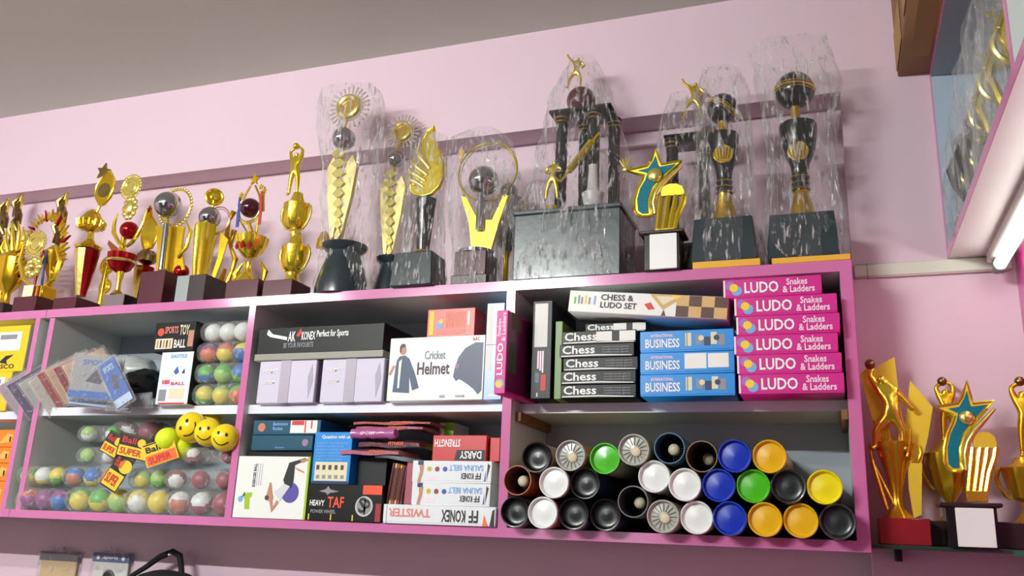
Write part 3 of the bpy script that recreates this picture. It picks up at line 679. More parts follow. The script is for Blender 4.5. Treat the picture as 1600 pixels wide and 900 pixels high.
# ------------------------------------------------------------------ left bay
BC = {'g': (92, 178, 70), 'y': (222, 204, 60), 'b': (34, 110, 190), 'o': (216, 110, 70), 'p': (140, 60, 130), 'w': (222, 226, 222), 'm': (150, 62, 78), 'l': (160, 200, 100), 't': (190, 110, 80)}
def bm(c): return mat('ball ' + c, BC[c], 0.4, bump=0.05)
rnd = random.Random(4)
def two_tone(m, x, y, z, r, c1, c2, ang):
    k = len(m.f); kv = len(m.v); m.ball(x, y, z, r, m=bm(c1), seg=20, ring=12); i2 = m.mi(bm(c2)); n = Vector((math.cos(ang) * .5, -.85, math.sin(ang)))
    for f in range(k, len(m.f)):
        c = sum((m.v[a] for a in m.f[f]), Vector()) / len(m.f[f]) - Vector((x, y, z))
        if c.dot(n) > r * .55: m.m[f] = i2
def pouch_mesh(w, r, seed, ends=.012):
    """crinkled film wrapped round a row of balls, along x"""
    rr = random.Random(seed); m = MB(pouch_m); vs = []; fs = []; N = 22; S_ = 16
    for i in range(N + 1):
        a = i / N; x = -ends + a * (w + 2 * ends)
        e = min(a, 1 - a) / .12; k = min(1, e) ** .5
        for j in range(S_):
            t = 2 * PI * j / S_
            q = 1.06 + .10 * noise.noise(Vector((x * 60, j * .9, seed * 7.3)))
            c, s_ = math.cos(t), math.sin(t)
            vs.append((x, r * q * (abs(c) ** .8) * (1 if c > 0 else -1) * (.35 + .65 * k), r + r * min(q, 1.0 if s_ < 0 else 9) * (abs(s_) ** .8) * (1 if s_ > 0 else -1) * k * 1.0))
    for i in range(N):
        for j in range(S_):
            j2 = (j + 1) % S_; fs.append((i * S_ + j, i * S_ + j2, (i + 1) * S_ + j2, (i + 1) * S_ + j))
    return m.add(vs, fs)
pn = 0
def pack(label, uL, uR, vT, vB, Y, z0, cols, group=None, tilt=0, rr=None):
    global pn; pn += 1
    X = fr(uL, uR, vT, vB, Y); w = X[1] - X[0]; n = len(cols)
    z = X[2] if z0 is None else z0
    r = rr or min((X[3] - z) / 2, w / n / 1.9 if n > 1 else w / 2)
    t = thing('ball_pack', (X[0], Y + r, z), label, 'balls', group, rot=(0, tilt, 0))
    for i, c in enumerate(cols):
        x = r * .95 + (w - 1.9 * r) * (i / (n - 1) if n > 1 else .5)
        m = MB(bm(c[0])); two_tone(m, 0, 0, 0, r * .93, c[0], c[1], rnd.uniform(-1.5, 1.5)) if len(c) > 1 else m.ball(0, 0, 0, r * .93)
        m.build('ball', t, loc=(x, rnd.uniform(-.002, .002), r))
    pouch_mesh(w, r, pn).build('pouch', t, angle=80)
    return t
ZB = .0115
G1 = 'ball packs on the floor of the left bay'
pack('pack of orange and purple balls at the bottom left corner of the left bay', 22, 96, 762, 794, .0, ZB, ['op', 'p', 'pb'], G1)
pack('pack of green and yellow balls in the bottom layer, right of the purple ball', 98, 188, 761, 796, .0, ZB, ['gy', 'yg', 'yl'], G1)
pack('pack of pale yellow balls on the floor in the middle of the left bay', 190, 252, 763, 799, .0, ZB, ['yw', 'y'], G1)
pack('bottom pack of cream and maroon balls next to the divider of the left bay', 254, 353, 766, 802, .0, ZB, ['wt', 'mw', 'm'], G1)
z2 = ZB + .066
pack('pack of green and yellow balls lying on the purple ones at the left', 24, 90, 727, 758, .005, z2, ['gy', 'yw', 'gy'], G1)
pack('pack with a big blue ball in the second layer of the left bay', 94, 174, 728, 762, .005, z2, ['bt', 'yb', 'to'], G1)
pack('pack of lime green balls behind the upright header card', 200, 250, 732, 765, .012, z2, ['ly', 'gl'], G1)
pack('middle pack of pink maroon balls stacked at the divider', 254, 354, 733, 768, .005, z2, ['mw', 'm', 'm'], G1)
z3 = z2 + .066
pack('upper pack of maroon balls under the yellow smiley balls', 284, 360, 698, 733, .008, z3, ['mw', 'm'], G1)
pack('pack of pale green balls, third layer left of the header cards', 118, 172, 698, 730, .01, z3 - .004, ['gl', 'gw'], G1)
pack('pack of cream and green balls topmost on the left pile', 120, 176, 664, 700, .01, z3 + .056, ['wl', 'gw'], G1)
pack('pack of lime balls under the neon yellow ball', 200, 262, 722, 745, .03, z3, ['yl', 'y'], G1)
pack('maroon ball pack at the back left, hung with header cards', 172, 236, 655, 690, .05, z3 + .055, ['mw', 'm'], G1)
pack('maroon ball pack at the back right, behind the neon yellow ball', 225, 282, 655, 690, .09, z3 + .055, ['m', 'm'], G1)
# neon yellow ball
X = at(262, 687, .0)
m = MB(mat('neon yellow', (214, 232, 30), 0.6, bump=.3, bscale=200)); m.ball(0, 0, 0, .032); tag(m.build('tennis_ball', loc=(X.x, .0, X.z)), 'neon yellow tennis ball left of the smiley balls', 'ball')
X = at(284, 700, .03)
m = MB(mat('neon yellow', (214, 232, 30), 0.6)); m.ball(0, 0, 0, .03); tag(m.build('tennis_ball', loc=(X.x, .03, X.z)), 'neon yellow tennis ball half hidden below the smiley balls', 'ball')
# smiling yellow balls
sm_y = mat('smiley yellow', (244, 216, 20), 0.3, coat=0.3)
def smiley(u, v, rpx, Y, label, ang=0.0, face=True):
    c = at(u, v, Y); r = abs(at(u + rpx * .86, v, Y).x - c.x)
    m = MB(sm_y); m.ball(0, 0, 0, r, seg=28, ring=16)
    if face:
        def on(a, b): # small dots laid on the ball
            d = Vector((math.sin(a) * math.cos(b), -math.cos(a) * math.cos(b), math.sin(b))); return d * (r * 1.004)
        ca, sa = math.cos(ang), math.sin(ang)
        def q(a, b): return on(a * ca - b * sa + .35, a * sa + b * ca - .1)
        for s in (-1, 1):
            p = q(s * .3, .3); m.ball(p.x, p.y, p.z, r * .09, m=black_t, seg=8, ring=6, sz=1.5)
        m.tube([q(-.6 + i * .1, -.15 - .38 * (1 - ((i - 6) / 6) ** 2)) for i in range(13)], r * .04, m=black_t, seg=6)
    o = m.build('smiley_ball', loc=(c.x, Y, c.z)); tag(o, label, 'ball', 'yellow smiley balls')
smiley(300, 668, 23, .0, 'yellow smiley ball at the upper left of its bag, showing its smile', 0.9)
smiley(326, 676, 21, -.005, 'yellow smiley ball in the middle of the group, with two black eyes', 0.1)
smiley(352, 684, 21, -.01, 'yellow smiley ball at the right end beside the divider', -0.2)
smiley(328, 662, 18, .06, 'yellow smiley ball behind the other three', 0, False)
# header cards of the packs
def hcard(label, uc, vc, w, h, Y, ang, dark):
    c = at(uc, vc, Y); m = MB(black_t if dark else yel)
    m.box(-w / 2, w / 2, 0, .0014, -h / 2, h / 2, b=.0004)
    m.rect(-w * .46, w * .46, -h * .46, -h * .02, 0, yel if dark else ora); m.text('SUPER', -w * .4, w * .3, -h * .38, -h * .1, -.0006, redp)
    m.poly(circ(w * .22, h * .2, h * .18), 0, yel); m.text('Ball', -w * .4, w * .05, h * .1, h * .36, 0, redp if dark else black_t); m.rect(-w * .45, w * .45, h * .42, h * .48, 0, mat('print dark brown', (84, 52, 38), 0.5))
    tag(m.build('header_card', loc=(c.x, Y, c.z), rot=(0.1, ang, 0.35)), label, 'card', 'header cards of the ball packs')
hcard('narrow black and yellow header card, leftmost under the maroon balls', 176, 694, .05, .062, -.01, .45, True)
hcard('black and yellow header card with red letters in the middle of the heap', 209, 698, .085, .062, -.018, .18, True)
hcard('orange and yellow header card tilted under the neon yellow ball', 250, 706, .085, .060, -.02, -.38, False)
hcard('dark upright header card hanging below the others', 184, 737, .050, .10, -.02, .5, True)

# upper shelf of the left bay
G2 = 'ball packs on the upper shelf of the left bay'
zz = S
hrow = (at(345, 500, 0).z - S) / 4
names = [('lowest pack of green and orange balls right of the white card box', (298, 376, 597, 628), ['gy', 'ly', 'go']),
         ('second pack of blue and green balls from the shelf', (301, 380, 564, 597), ['bg', 'gl', 'gb']),
         ('third pack of purple orange and yellow balls, under the white ones', (305, 383, 531, 563), ['po', 'oy', 'yb']),
         ('top pack of three white balls beside the divider', (312, 384, 498, 531), ['w', 'w', 'w'])]
for i, (l, (a, b_, c, d), cc) in enumerate(names):
    pack(l, a, b_, c, d, .0, S + i * hrow, cc, G2, rr=hrow * .495)
X = fr(248, 298, 550, 628, -.01)
def wc(b, w, h):
    b.text('SHUTTLE', .3 * w, .8 * w, .88 * h, .95 * h, 0, blu)
    b.poly([(.45 * w, .62 * h), (.55 * w, .72 * h), (.62 * w, .6 * h), (.52 * w, .56 * h)], 0, mat('print blue', (60, 80, 170), 0.5)); b.poly([(.7 * w, .58 * h), (.78 * w, .68 * h), (.8 * w, .58 * h)], 0, navy)
    b.rect(.12 * w, .4 * w, .34 * h, .5 * h, 0, lp); b.text('RUBBER', .14 * w, .38 * w, .38 * h, .46 * h, -.0004, redp); b.text('BALL', .42 * w, .85 * w, .36 * h, .42 * h, 0, redp)
    b.rect(.08 * w, .3 * w, .06 * h, .28 * h, 0, greyp); b.rect(.4 * w, .85 * w, .1 * h, .3 * h, 0, cream); b.rect(.1 * w, .9 * w, 0, .03 * h, 0, redp)
carton('card_box', 'white printed box standing on the middle shelf left of the ball packs', 'box', X[0], X[1], S, X[3], -.01, .11, mat('card box white', (222, 228, 236), 0.35), wc, side=lambda b, w, h, d: b.box(w, w + .0005, 0, d, 0, h, m=ch_m))
cz = X[3]
X = fr(241, 300, 506, 545, -.012)
def bb(b, w, h):
    b.poly(circ(.16 * w, .68 * h, .011), 0, mat('print orange red', (230, 74, 40), 0.5)); b.text('SPORTS', .26 * w, .58 * w, .62 * h, .86 * h, 0, mat('print salmon', (232, 136, 104), 0.5)); b.text('TOY', .62 * w, .85 * w, .55 * h, .9 * h, 0, cream)
    b.rect(.06 * w, .48 * w, .1 * h, .45 * h, 0, cream)
    for k in range(5): b.rect((.1 + .075 * k) * w, (.135 + .075 * k) * w, .14 * h, .4 * h, -.0003, black_t if k % 2 else skinp)
    b.text('BALL', .52 * w, .8 * w, .12 * h, .4 * h, 0, paper); b.rect(.84 * w, .97 * w, .15 * h, .7 * h, 0, skinp)
carton('black_box', 'black box with an orange dot lying on the white printed box', 'box', X[0], X[1] + .01, cz + .001, X[3] + .004, -.012, .1, ch_m, bb)
# flat plastic packets leaning in a row, spilling over the shelf edge
def packet(label, u, v, w, h, Y, rx, ry, rz, face, band=None, sheen=True):
    """bagged flat goods: card inside a clear pouch"""
    c = at(u, v, Y)
    t = thing('flat_pouch', (c.x, Y, c.z), label, 'packet', 'bagged packets on the upper shelf of the left bay', rot=(rx, ry, rz))
    m = MB(mat('pouch ' + str(face), face, 0.4, var=.2, vscale=30)); m.box(-w / 2, w / 2, 0, .004, -h / 2, h / 2, b=.001)
    if band:
        bmm = mat('band ' + str(band), band, 0.4)
        m.rect(-w / 2 + .001, w / 2 - .001, -h / 2 + .002, -h / 2 + h * .18, 0, bmm); m.text('SPORTS', -w * .3, w * .3, h * .28, h * .4, 0, bmm)
        m.poly([(-w * .2, -h * .1), (0, h * .2), (w * .25, h * .12), (w * .1, -h * .15)], 0, mat('band dark', (62, 52, 78), 0.5))
    m.build('card', t)
    p = MB(pouch_m); N = 8; vs = []; fs = []
    for s, yy in ((0, -.004), (1, .008)):
        for j in range(N + 1):
            for i in range(N + 1):
                a, b2 = i / N, j / N; e = 1 if (0 < i < N and 0 < j < N) else 0
                vs.append(((a - .5) * (w + .012), .002 + (yy - .002) * e + .0015 * e * noise.noise(Vector((a * 9, b2 * 9, u + s))), (b2 - .5) * (h + .012)))
    for s in (0, 1):
        o_ = s * (N + 1) ** 2
        for j in range(N):
            for i in range(N):
                a = o_ + j * (N + 1) + i; f = (a, a + 1, a + N + 2, a + N + 1); fs.append(f if s == 0 else f[::-1])
    p.add(vs, fs); p.build('pouch', t, angle=80)
    return t
H = math.radians
# side-standing ones, tops tipped to the left: seen along their right faces
spec = [(46, 608, (196, 176, 186), 'grey pouch with violet edge, leftmost of the leaning packets'), (62, 606, (92, 78, 112), 'violet edged pouch, second of the leaning packets'), (80, 604, (188, 186, 182), 'pale grey pouch, third of the leaning packets'),
        (95, 602, (206, 196, 186), 'cream pouch, fourth of the leaning packets'), (108, 592, (176, 70, 66), 'red edged pouch in the leaning row'), (120, 586, (222, 180, 150), 'peach pouch in the leaning row'), (133, 584, (168, 60, 60), 'second red pouch in the leaning row, behind the peach one'), (146, 580, (232, 196, 170), 'pale peach pouch, last of the leaning row')]
for i, (u, v, c, l) in enumerate(spec):
    packet(l, u - 2, v + 4, .12, .112, .018 + .003 * i, 0, -H(42 - i), H(56), c)
packet('large grey picture pouch with a blue lower edge in front of the fan', 150, 590, .160, .118, -.055, H(4), H(4), H(6), (150, 150, 152), (40, 100, 180))
packet('blue and white striped pouch right of the grey picture pouch', 180, 598, .052, .135, -.078, H(3), -H(34), H(8), (36, 92, 176), (190, 210, 235))
packet('blue edged pouch lying low under the fan of packets', 155, 625, .19, .04, -.03, H(12), H(5), H(8), (70, 120, 186), (190, 200, 215))
packet('grey pouch lying flat at the shelf edge beneath the fan', 200, 628, .14, .03, -.022, H(10), -H(4), H(4), (120, 128, 134))
def lump(name, label, cat, u, v, Y, sx, sy, sz, m_, seed, amp=.2):
    c = at(u, v, Y); m = MB(m_); m.ball(0, 0, 0, 1, seg=28, ring=18)
    m.v = [Vector((p.x * sx, p.y * sy, p.z * sz)) * (1 + amp * noise.noise(p * 1.7 + Vector((seed, 0, 0))) + amp * .4 * noise.noise(p * 5 + Vector((seed, 3, 0)))) for p in m.v]
    return tag(m.build(name, loc=(c.x, Y, c.z), angle=70), label, cat)
lump('goods_bag', 'crumpled light grey bag at the back of the left upper shelf', 'bag', 208, 578, .17, .075, .06, .040, mat('grey bag film', (176, 180, 178), 0.3, bump=.4, bscale=40), 2.2)
lump('goods_bag', 'shiny black bag bulging beside the white printed box', 'bag', 226, 602, .10, .055, .06, .046, mat('black bag film', (26, 30, 30), 0.18, bump=.6, bscale=50), 5.1)

# ------------------------------------------------------------------ neighbouring unit at the left edge
yb_m = mat('carton yellow', (238, 200, 24), 0.35); og = mat('carton orange', (240, 130, 30), 0.4)
def yprint(b, w, h):
    b.rect(.0, w * .88, .45 * h, .86 * h, 0, paper); b.rect(.5 * w, .8 * w, .7 * h, .8 * h, -.0003, greyp)
    b.poly([(.55 * w, .2 * h), (.66 * w, .34 * h), (.8 * w, .36 * h), (.68 * w, .24 * h), (.7 * w, .16 * h)], 0, black_t); b.text('COSCO', .4 * w, .84 * w, .06 * h, .16 * h, 0, black_t)
def yside(b, w, h, d):
    b.box(w, w + .0006, .002, d, .002, h - .002, m=mat('carton grey side', (196, 194, 188), 0.5)); b.box(w + .0006, w + .001, .03, .06, h * .35, h * .6, m=black_t)
zl = .2855
yx0, yx1 = -2.44, at(42, 540, .006).x
za = at(20, 580, .0).z; zb_ = at(20, 508, .0).z
carton('yellow_carton', 'lower yellow carton with a white label at the left edge of the photo', 'box', yx0, yx1 - .035, zl, za, .004, .24, yb_m, yprint, 'yellow cartons', side=yside)
carton('yellow_carton', 'upper yellow carton with a white label at the left edge of the photo', 'box', yx0, yx1, za + .001, zb_, .006, .24, yb_m, yprint, 'yellow cartons', side=yside)
ox = at(22, 700, .0).x
for k, (l, zh) in enumerate((('lowest orange carton of the small stack at the left edge', .075), ('second orange carton from the bottom at the left edge', .05), ('third orange carton at the left edge with a dark mark', .045), ('top orange carton of the small stack at the left edge', .05))):
    zs_ = .0115 + sum((.075, .05, .045, .05)[:k])
    carton('orange_carton', l, 'box', ox - .15, ox - .012 + .004 * (k % 2), zs_ + .0005, zs_ + zh - .0005, .004, .2, og, lambda b, w, h: (b.poly([(.6 * w, .2 * h), (.8 * w, .8 * h), (.95 * w, .7 * h), (.9 * w, .3 * h)], 0, mat('print pale orange', (250, 180, 90), 0.4)), b.rect(.86 * w, .9 * w, .3 * h, .6 * h, -.0003, black_t)), 'orange cartons')

# ------------------------------------------------------------------ goods hanging on the wall under the shelf
def hang(label, u0, u1, v0, top, body, hdr):
    X = fr(u0, u1, v0, 905, .262)
    t = thing('hanging_pouch', ((X[0] + X[1]) / 2, .27, X[3]), label, 'packet')
    w = X[1] - X[0]; h = .16
    m = MB(mat('hang ' + hdr, body, 0.5)); m.box(-w * .46, w * .46, -.006, .002, -h, -.022, b=.002)
    if hdr == 'blue': m.ball(0, -.008, -.075, .022, m=black_m, sx=1.1, sy=.3, sz=1.3)
    m.build('contents', t)
    m = MB(mat('header ' + hdr, (30, 70, 130) if hdr == 'blue' else (52, 46, 56), 0.3)); m.box(-w * .5, w * .5, -.009, .004, -.026, 0, b=.001)
    if hdr == 'blue': m.text('sports', -w * .2, w * .2, -.020, -.008, -.0095, paper); m.poly(circ(w * .34, -.014, .006), -.0095, paper); m.poly(circ(-w * .34, -.014, .006), -.0095, paper)
    m.build('header_card', t)
    m = MB(pouch_m); m.box(-w * .52, w * .52, -.012, .006, -h - .01, .004, b=.002); m.build('pouch', t)
    m = MB(white_p); m.tube([(0, .008, .012), (0, -.02, .012), (0, -.024, .018)], .0025, seg=8); m.ring(0, -.004, .008, .006, .0012); m.build('hook', t)
hang('clear pouch with tan contents hanging on the wall below the shelf', 60, 120, 862, 0, (206, 176, 120), 'dark')
hang('clear pouch with a blue header hanging on the wall below the shelf', 143, 201, 864, 0, (214, 216, 210), 'blue')
c = at(262, 905, .22)
t = thing('black_bag', (c.x, .215, c.z), 'black bag with a strap loop hanging on the wall below the shelf', 'bag')
m = MB(mat('black cloth', (14, 14, 16), 0.8, bump=.3, bscale=80)); m.ball(0, 0, 0, 1, seg=28, ring=16); m.v = [Vector((p.x * .13, p.y * .045, p.z * .055 - .03 + (.02 if p.x > 0 else .0) * 0)) * (1 + .08 * noise.noise(p * 2)) for p in m.v]; m.build('body', t, angle=80)
m = MB(mat('black cloth', (14, 14, 16), 0.8))
P_ = [at(a, b_, .215) - Vector((c.x, .215, c.z)) for a, b_ in ((205, 900), (228, 886), (250, 870), (270, 862), (281, 868), (283, 884), (284, 900))]
m.tube([tuple(p) for p in P_], [.007, .008, .009, .009, .009, .008, .008], seg=8); m.build('strap', t)
m = MB(white_p); m.tube([(P_[3].x, .06, P_[3].z - .004), (P_[3].x, -.015, P_[3].z - .008)], .003, seg=8); m.build('hook', t)

# ------------------------------------------------------------------ shuttlecock tubes in the right bay
def cm(n, c): return mat('cap ' + n, c, 0.32, coat=.2, var=.04)
CAPS = {'black': cm('black', (10, 12, 13)), 'white': cm('white', (228, 232, 228)), 'green': cm('green', (74, 186, 20)), 'blue': cm('blue', (16, 50, 176)), 'yellow': cm('yellow', (226, 178, 14)), 'bright': cm('bright yellow', (236, 222, 16)), 'clear': cm('smoke', (34, 38, 40)), 'cloudy': cm('cloudy', (176, 178, 168))}
TB = [(836, 718, 'black', 'cream', 'shuttlecock tube with a black cap, leftmost of the top row'), (889, 718, 'cloudy', 'ochre', 'shuttlecock tube with a cloudy white cap, second of the top row'), (946, 727, 'green', 'cream', 'shuttlecock tube with a green cap in the left half of the pile'),
 (996, 718, 'cloudy', 'lime', 'shuttlecock tube with a cloudy cap, right of the green one, top row'), (1045, 718, 'open', 'steel', 'open blue rimmed shuttlecock tube in the top row'), (1092, 718, 'open', 'kraft', 'open brown rimmed shuttlecock tube in the top row'),
 (1143, 724, 'blue', 'navy', 'shuttlecock tube with a blue cap in the top row'), (1197, 720, 'yellow', 'ochre', 'shuttlecock tube with a yellow cap, rightmost of the top row'),
 (808, 752, 'open', 'copper', 'open copper rimmed shuttlecock tube against the divider'), (866, 757, 'white', 'kraft', 'shuttlecock tube with a white cap, leftmost white one of the middle row'), (914, 765, 'black', 'navy', 'shuttlecock tube with a black cap left below the green capped one'),
 (1020, 763, 'white', 'cream', 'shuttlecock tube with a white cap just below the open blue rimmed tube'), (1070, 763, 'white', 'cream', 'shuttlecock tube with a white cap below the open brown rimmed tube'), (1119, 770, 'blue', 'navy', 'shuttlecock tube with a blue cap in the middle row'),
 (1173, 768, 'green', 'cream', 'shuttlecock tube with a green cap in the right half of the pile'), (1229, 769, 'clear', 'ochre', 'shuttlecock tube with a smoky clear cap between the green and the bright yellow one'), (1288, 771, 'bright', 'ochre', 'shuttlecock tube with a bright yellow cap, rightmost of the middle row'),
 (803, 800, 'black', 'grey', 'shuttlecock tube with a black cap at the bottom left corner by the divider'), (844, 800, 'white', 'copper', 'shuttlecock tube with a white cap, leftmost white one of the bottom row'), (891, 801, 'black', 'navy', 'shuttlecock tube with a black cap, third of the bottom row'),
 (937, 803, 'black', 'navy', 'shuttlecock tube with a black cap, fourth of the bottom row'), (986, 795, 'open', 'grey', 'open grey rimmed shuttlecock tube in the bottom row'), (1041, 807, 'cloudy', 'cream', 'shuttlecock tube with a cloudy cap in the bottom row'), (1091, 808, 'white', 'cream', 'shuttlecock tube with a white cap at the centre of the bottom row'),
 (1148, 811, 'blue', 'navy', 'shuttlecock tube with a blue cap in the bottom row'), (1203, 814, 'yellow', 'ochre', 'shuttlecock tube with a yellow cap, left one of the pair in the bottom row'), (1258, 815, 'yellow', 'ochre', 'shuttlecock tube with a yellow cap, right one of the pair in the bottom row'), (1315, 818, 'clear', 'grey', 'shuttlecock tube with a smoky clear cap at the right end of the bottom row')]
TC = {'cream': (206, 200, 176), 'ochre': (190, 146, 50), 'lime': (170, 176, 80), 'steel': (60, 106, 140), 'kraft': (132, 108, 76), 'navy': (34, 44, 80), 'copper': (172, 88, 56), 'grey': (96, 98, 98)}
capmesh = {}
R_ = .0335
def cap_obj(kind):
    if kind in capmesh:
        o = capmesh[kind].copy(); COL.objects.link(o); return o
    m = MB(CAPS[kind]); prof = []
    # a pressed-in plastic cap, turned about y: rim, groove, domed well
    pr = [(R_ * .998, .010), (R_ * 1.0, .000), (R_ * .97, -.0025), (R_ * .92, -.0025), (R_ * .88, .000), (R_ * .84, .006), (R_ * .80, .0075), (R_ * .5, .0065), (R_ * .25, .005), (.0004, .0045)]
    if kind in ('clear', 'black'): pr = [(R_ * .998, .010), (R_, 0), (R_ * .96, -.0025), (R_ * .9, -.002), (R_ * .84, .003), (R_ * .76, .012), (R_ * .62, .014), (R_ * .35, .013), (.0004, .012)]
    vs = []; fs = []; sg = 36
    for r, y in pr:
        for i in range(sg): a = 2 * PI * i / sg; vs.append((r * math.cos(a), y, r * math.sin(a)))
    for k in range(len(pr) - 1):
        for i in range(sg): j = (i + 1) % sg; fs.append((k * sg + i, (k + 1) * sg + i, (k + 1) * sg + j, k * sg + j))
    m.add(vs, fs)
    if kind == 'cloudy':
        for i in range(16):
            a = 2 * PI * i / 16; m.tube([(R_ * .3 * math.cos(a), .0035, R_ * .3 * math.sin(a)), (R_ * .78 * math.cos(a), .005, R_ * .78 * math.sin(a))], .0009, m=mat('feather grey', (150, 152, 140), .6), seg=5)
        m.ball(.004, .004, -.004, .010, m=mat('cork', (214, 202, 170), .6), sy=.4)
    o = m.build('cap', angle=50); capmesh[kind] = o; return o
def tube_mesh(cn, open_):
    m = MB(mat('tube ' + cn, TC[cn], 0.35, coat=.3)); vs = []; fs = []; sg = 36
    ri = R_ * .90
    pr = [(R_ * .985, .305), (R_ * .985, .004), (R_ * .96, .0), (ri, .0), (ri, .02), (ri, .30), (.0005, .30)] if open_ else [(R_ * .985, .305), (R_ * .985, .006), (R_ * .90, .020), (.0005, .022)]
    for r, y in pr:
        for i in range(sg): a = 2 * PI * i / sg; vs.append((r * math.cos(a), y, r * math.sin(a)))
    for k in range(len(pr) - 1):
        for i in range(sg): j = (i + 1) % sg; fs.append((k * sg + i, (k + 1) * sg + i, (k + 1) * sg + j, k * sg + j))
    vs_n = len(vs); m.add(vs, fs)
    if open_:
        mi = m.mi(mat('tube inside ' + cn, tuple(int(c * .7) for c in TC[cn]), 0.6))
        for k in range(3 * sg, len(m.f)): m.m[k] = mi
    m.add([(R_ * .985 * math.cos(2 * PI * i / sg), .305, R_ * .985 * math.sin(2 * PI * i / sg)) for i in range(sg)], [tuple(range(sg))])
    return m
def shuttle(c, lab):
    t = thing('shuttlecock', (c.x, c.y, c.z), lab, 'shuttlecock', 'shuttlecocks seen in open tubes')
    fm = mat('feather', (226, 222, 208), .7)
    m = MB(mat('cork', (214, 202, 170), .6)); m.ball(0, .0, 0, .0125, sy=.9); m.box(-.002, .002, .010, .012, -.002, .002); m.build('cork', t)
    m = MB(fm)
    for i in range(16):
        a = 2 * PI * i / 16; ca, sa = math.cos(a), math.sin(a); p = Vector((-sa, 0, ca))
        A = Vector((.010 * ca, .010, .010 * sa)); Bq = Vector((.0265 * ca, .072, .0265 * sa)); Cq = Vector((.017 * ca, .035, .017 * sa))
        m.tube([tuple(A), tuple(Cq), tuple(Bq)], .0006, seg=4)
        m.add([tuple(Cq - p * .001), tuple(Cq + p * .001), tuple(Bq + p * .0052), tuple(Bq - p * .0052), tuple(Cq - p * .001 + Vector((0, .0004, 0))), tuple(Cq + p * .001 + Vector((0, .0004, 0))), tuple(Bq + p * .0052 + Vector((0, .0004, 0))), tuple(Bq - p * .0052 + Vector((0, .0004, 0)))], [(0, 1, 2, 3), (7, 6, 5, 4), (0, 4, 5, 1), (1, 5, 6, 2), (2, 6, 7, 3), (3, 7, 4, 0)])
    m.build('feathers', t)
placed = []
for u, v, kind, cn, l in TB:
    c = at(u, v, -.05); placed.append([c.x, c.z, kind, cn, l])
for it in range(200):   # let neighbouring tubes rest against each other, on the board and between the uprights
    for i in range(len(placed)):
        p = placed[i]
        p[0] = min(max(p[0], -.694 + R_), .031 - R_) ; p[1] = max(p[1], .0112 + R_)
        for j in range(i):
            q = placed[j]; dx, dz = p[0] - q[0], p[1] - q[1]; d = math.hypot(dx, dz)
            if d < 2 * R_ + .0003:
                e = (2 * R_ + .0003 - d) / 2; nx, nz = dx / d, dz / d
                p[0] += nx * e; p[1] += nz * e; q[0] -= nx * e; q[1] -= nz * e
tubemesh = {}
for i, (x, z, kind, cn, l) in enumerate(placed):
    y = -.052 + .006 * ((i * 7) % 3)
    t = thing('shuttlecock_tube', (x, y, z), l, 'shuttlecock tube', 'stacked shuttlecock tubes')
    key = (cn, kind == 'open')
    if key in tubemesh: o = tubemesh[key].copy(); COL.objects.link(o)
    else: o = tube_mesh(*key).build('tube_body', angle=50); tubemesh[key] = o
    o.parent = t
    if kind != 'open': cap_obj(kind).parent = t
    else:
        dep = {1045: .035, 1092: .07, 808: .03, 986: .05}[TB[i][0]]
        shuttle(Vector((x + (.004 if kind else 0), y + dep, z - (.018 if TB[i][0] in (1045, 1092, 986) else 0) * 0)), 'shuttlecock inside the ' + l.split('shuttlecock ')[0] + 'tube' + {1045: ' of the top row, blue rim', 1092: ' of the top row, brown rim', 808: ' against the divider', 986: ' of the bottom row'}[TB[i][0]])
# ------------------------------------------------------------------ trophies
class TK:
    """trophy kit: shapes given where the photo shows them are set on the trophy's own plane, in its own metres"""
    def __init__(s, name, label, x, Y, z, cat='trophy', group=None):
        s.t = thing(name, (x, Y, z), label, cat, group); s.x, s.Y, s.z = x, Y, z
    def q(s, u, v): p = at(u, v, s.Y); return (p.x - s.x, p.z - s.z)
    def ql(s, *pts): return [s.q(*p) for p in pts]
    def r(s, u, v, n): return abs(at(u + n, v, s.Y).x - at(u, v, s.Y).x)
    def part(s, name, mb, parent=None, angle=38): return mb.build(name, parent or s.t, angle=angle)
    def base(s, w, d, h, m, y=0, taper=0.0, name='base', plinth=False):
        b = MB(m)
        if plinth: b.box(-w / 2, w / 2, y - d / 2, y + d / 2, 0, h * .3, b=.002); b.box(-w * .45, w * .45, y - d * .45, y + d * .45, h * .3, h, b=.0015, taper=taper)
        else: b.box(-w / 2, w / 2, y - d / 2, y + d / 2, 0, h, b=.0015, taper=taper)
        return s.part(name, b)
    def lathe(s, name, prof, m, x=0, y=0, z=0, seg=28, parent=None):
        return s.part(name, MB(m).lathe(prof, x, y, z, seg), parent)
    def ball(s, name, x, z, r, m, y=0): return s.part(name, MB(m).ball(x, y, z, r, seg=32, ring=18))
def handles(k, xc, z0, z1, R, th, m, y=0):
    for sgn in (-1, 1):
        g = MB(m); H_ = z1 - z0
        pts = [(xc + sgn * (R * a), y, z0 + H_ * b) for a, b in ((.75, -.05), (1.0, .1), (1.28, .4), (1.38, .72), (1.28, .98), (1.12, 1.12), (1.02, 1.0))]
        g.tube(pts, [th * .7, th, th, th * 1.1, th * 1.2, th, th * .6], seg=8); k.part('handle', g)
def flutes(prof, x, y, z, m, seg=32, n=10, amp=.06):
    g = MB(m); vs = []; fs = []
    for r, h in prof:
        for i in range(seg):
            a = 2 * PI * i / seg; q = r * (1 + amp * math.cos(n * a)); vs.append((x + q * math.cos(a), y + q * math.sin(a), z + h))
    for k in range(len(prof) - 1):
        for i in range(seg): j = (i + 1) % seg; fs.append((k * seg + i, k * seg + j, (k + 1) * seg + j, (k + 1) * seg + i))
    fs.append(tuple(range(seg))[::-1]); fs.append(tuple((len(prof) - 1) * seg + i for i in range(seg)))
    return g.add(vs, fs)
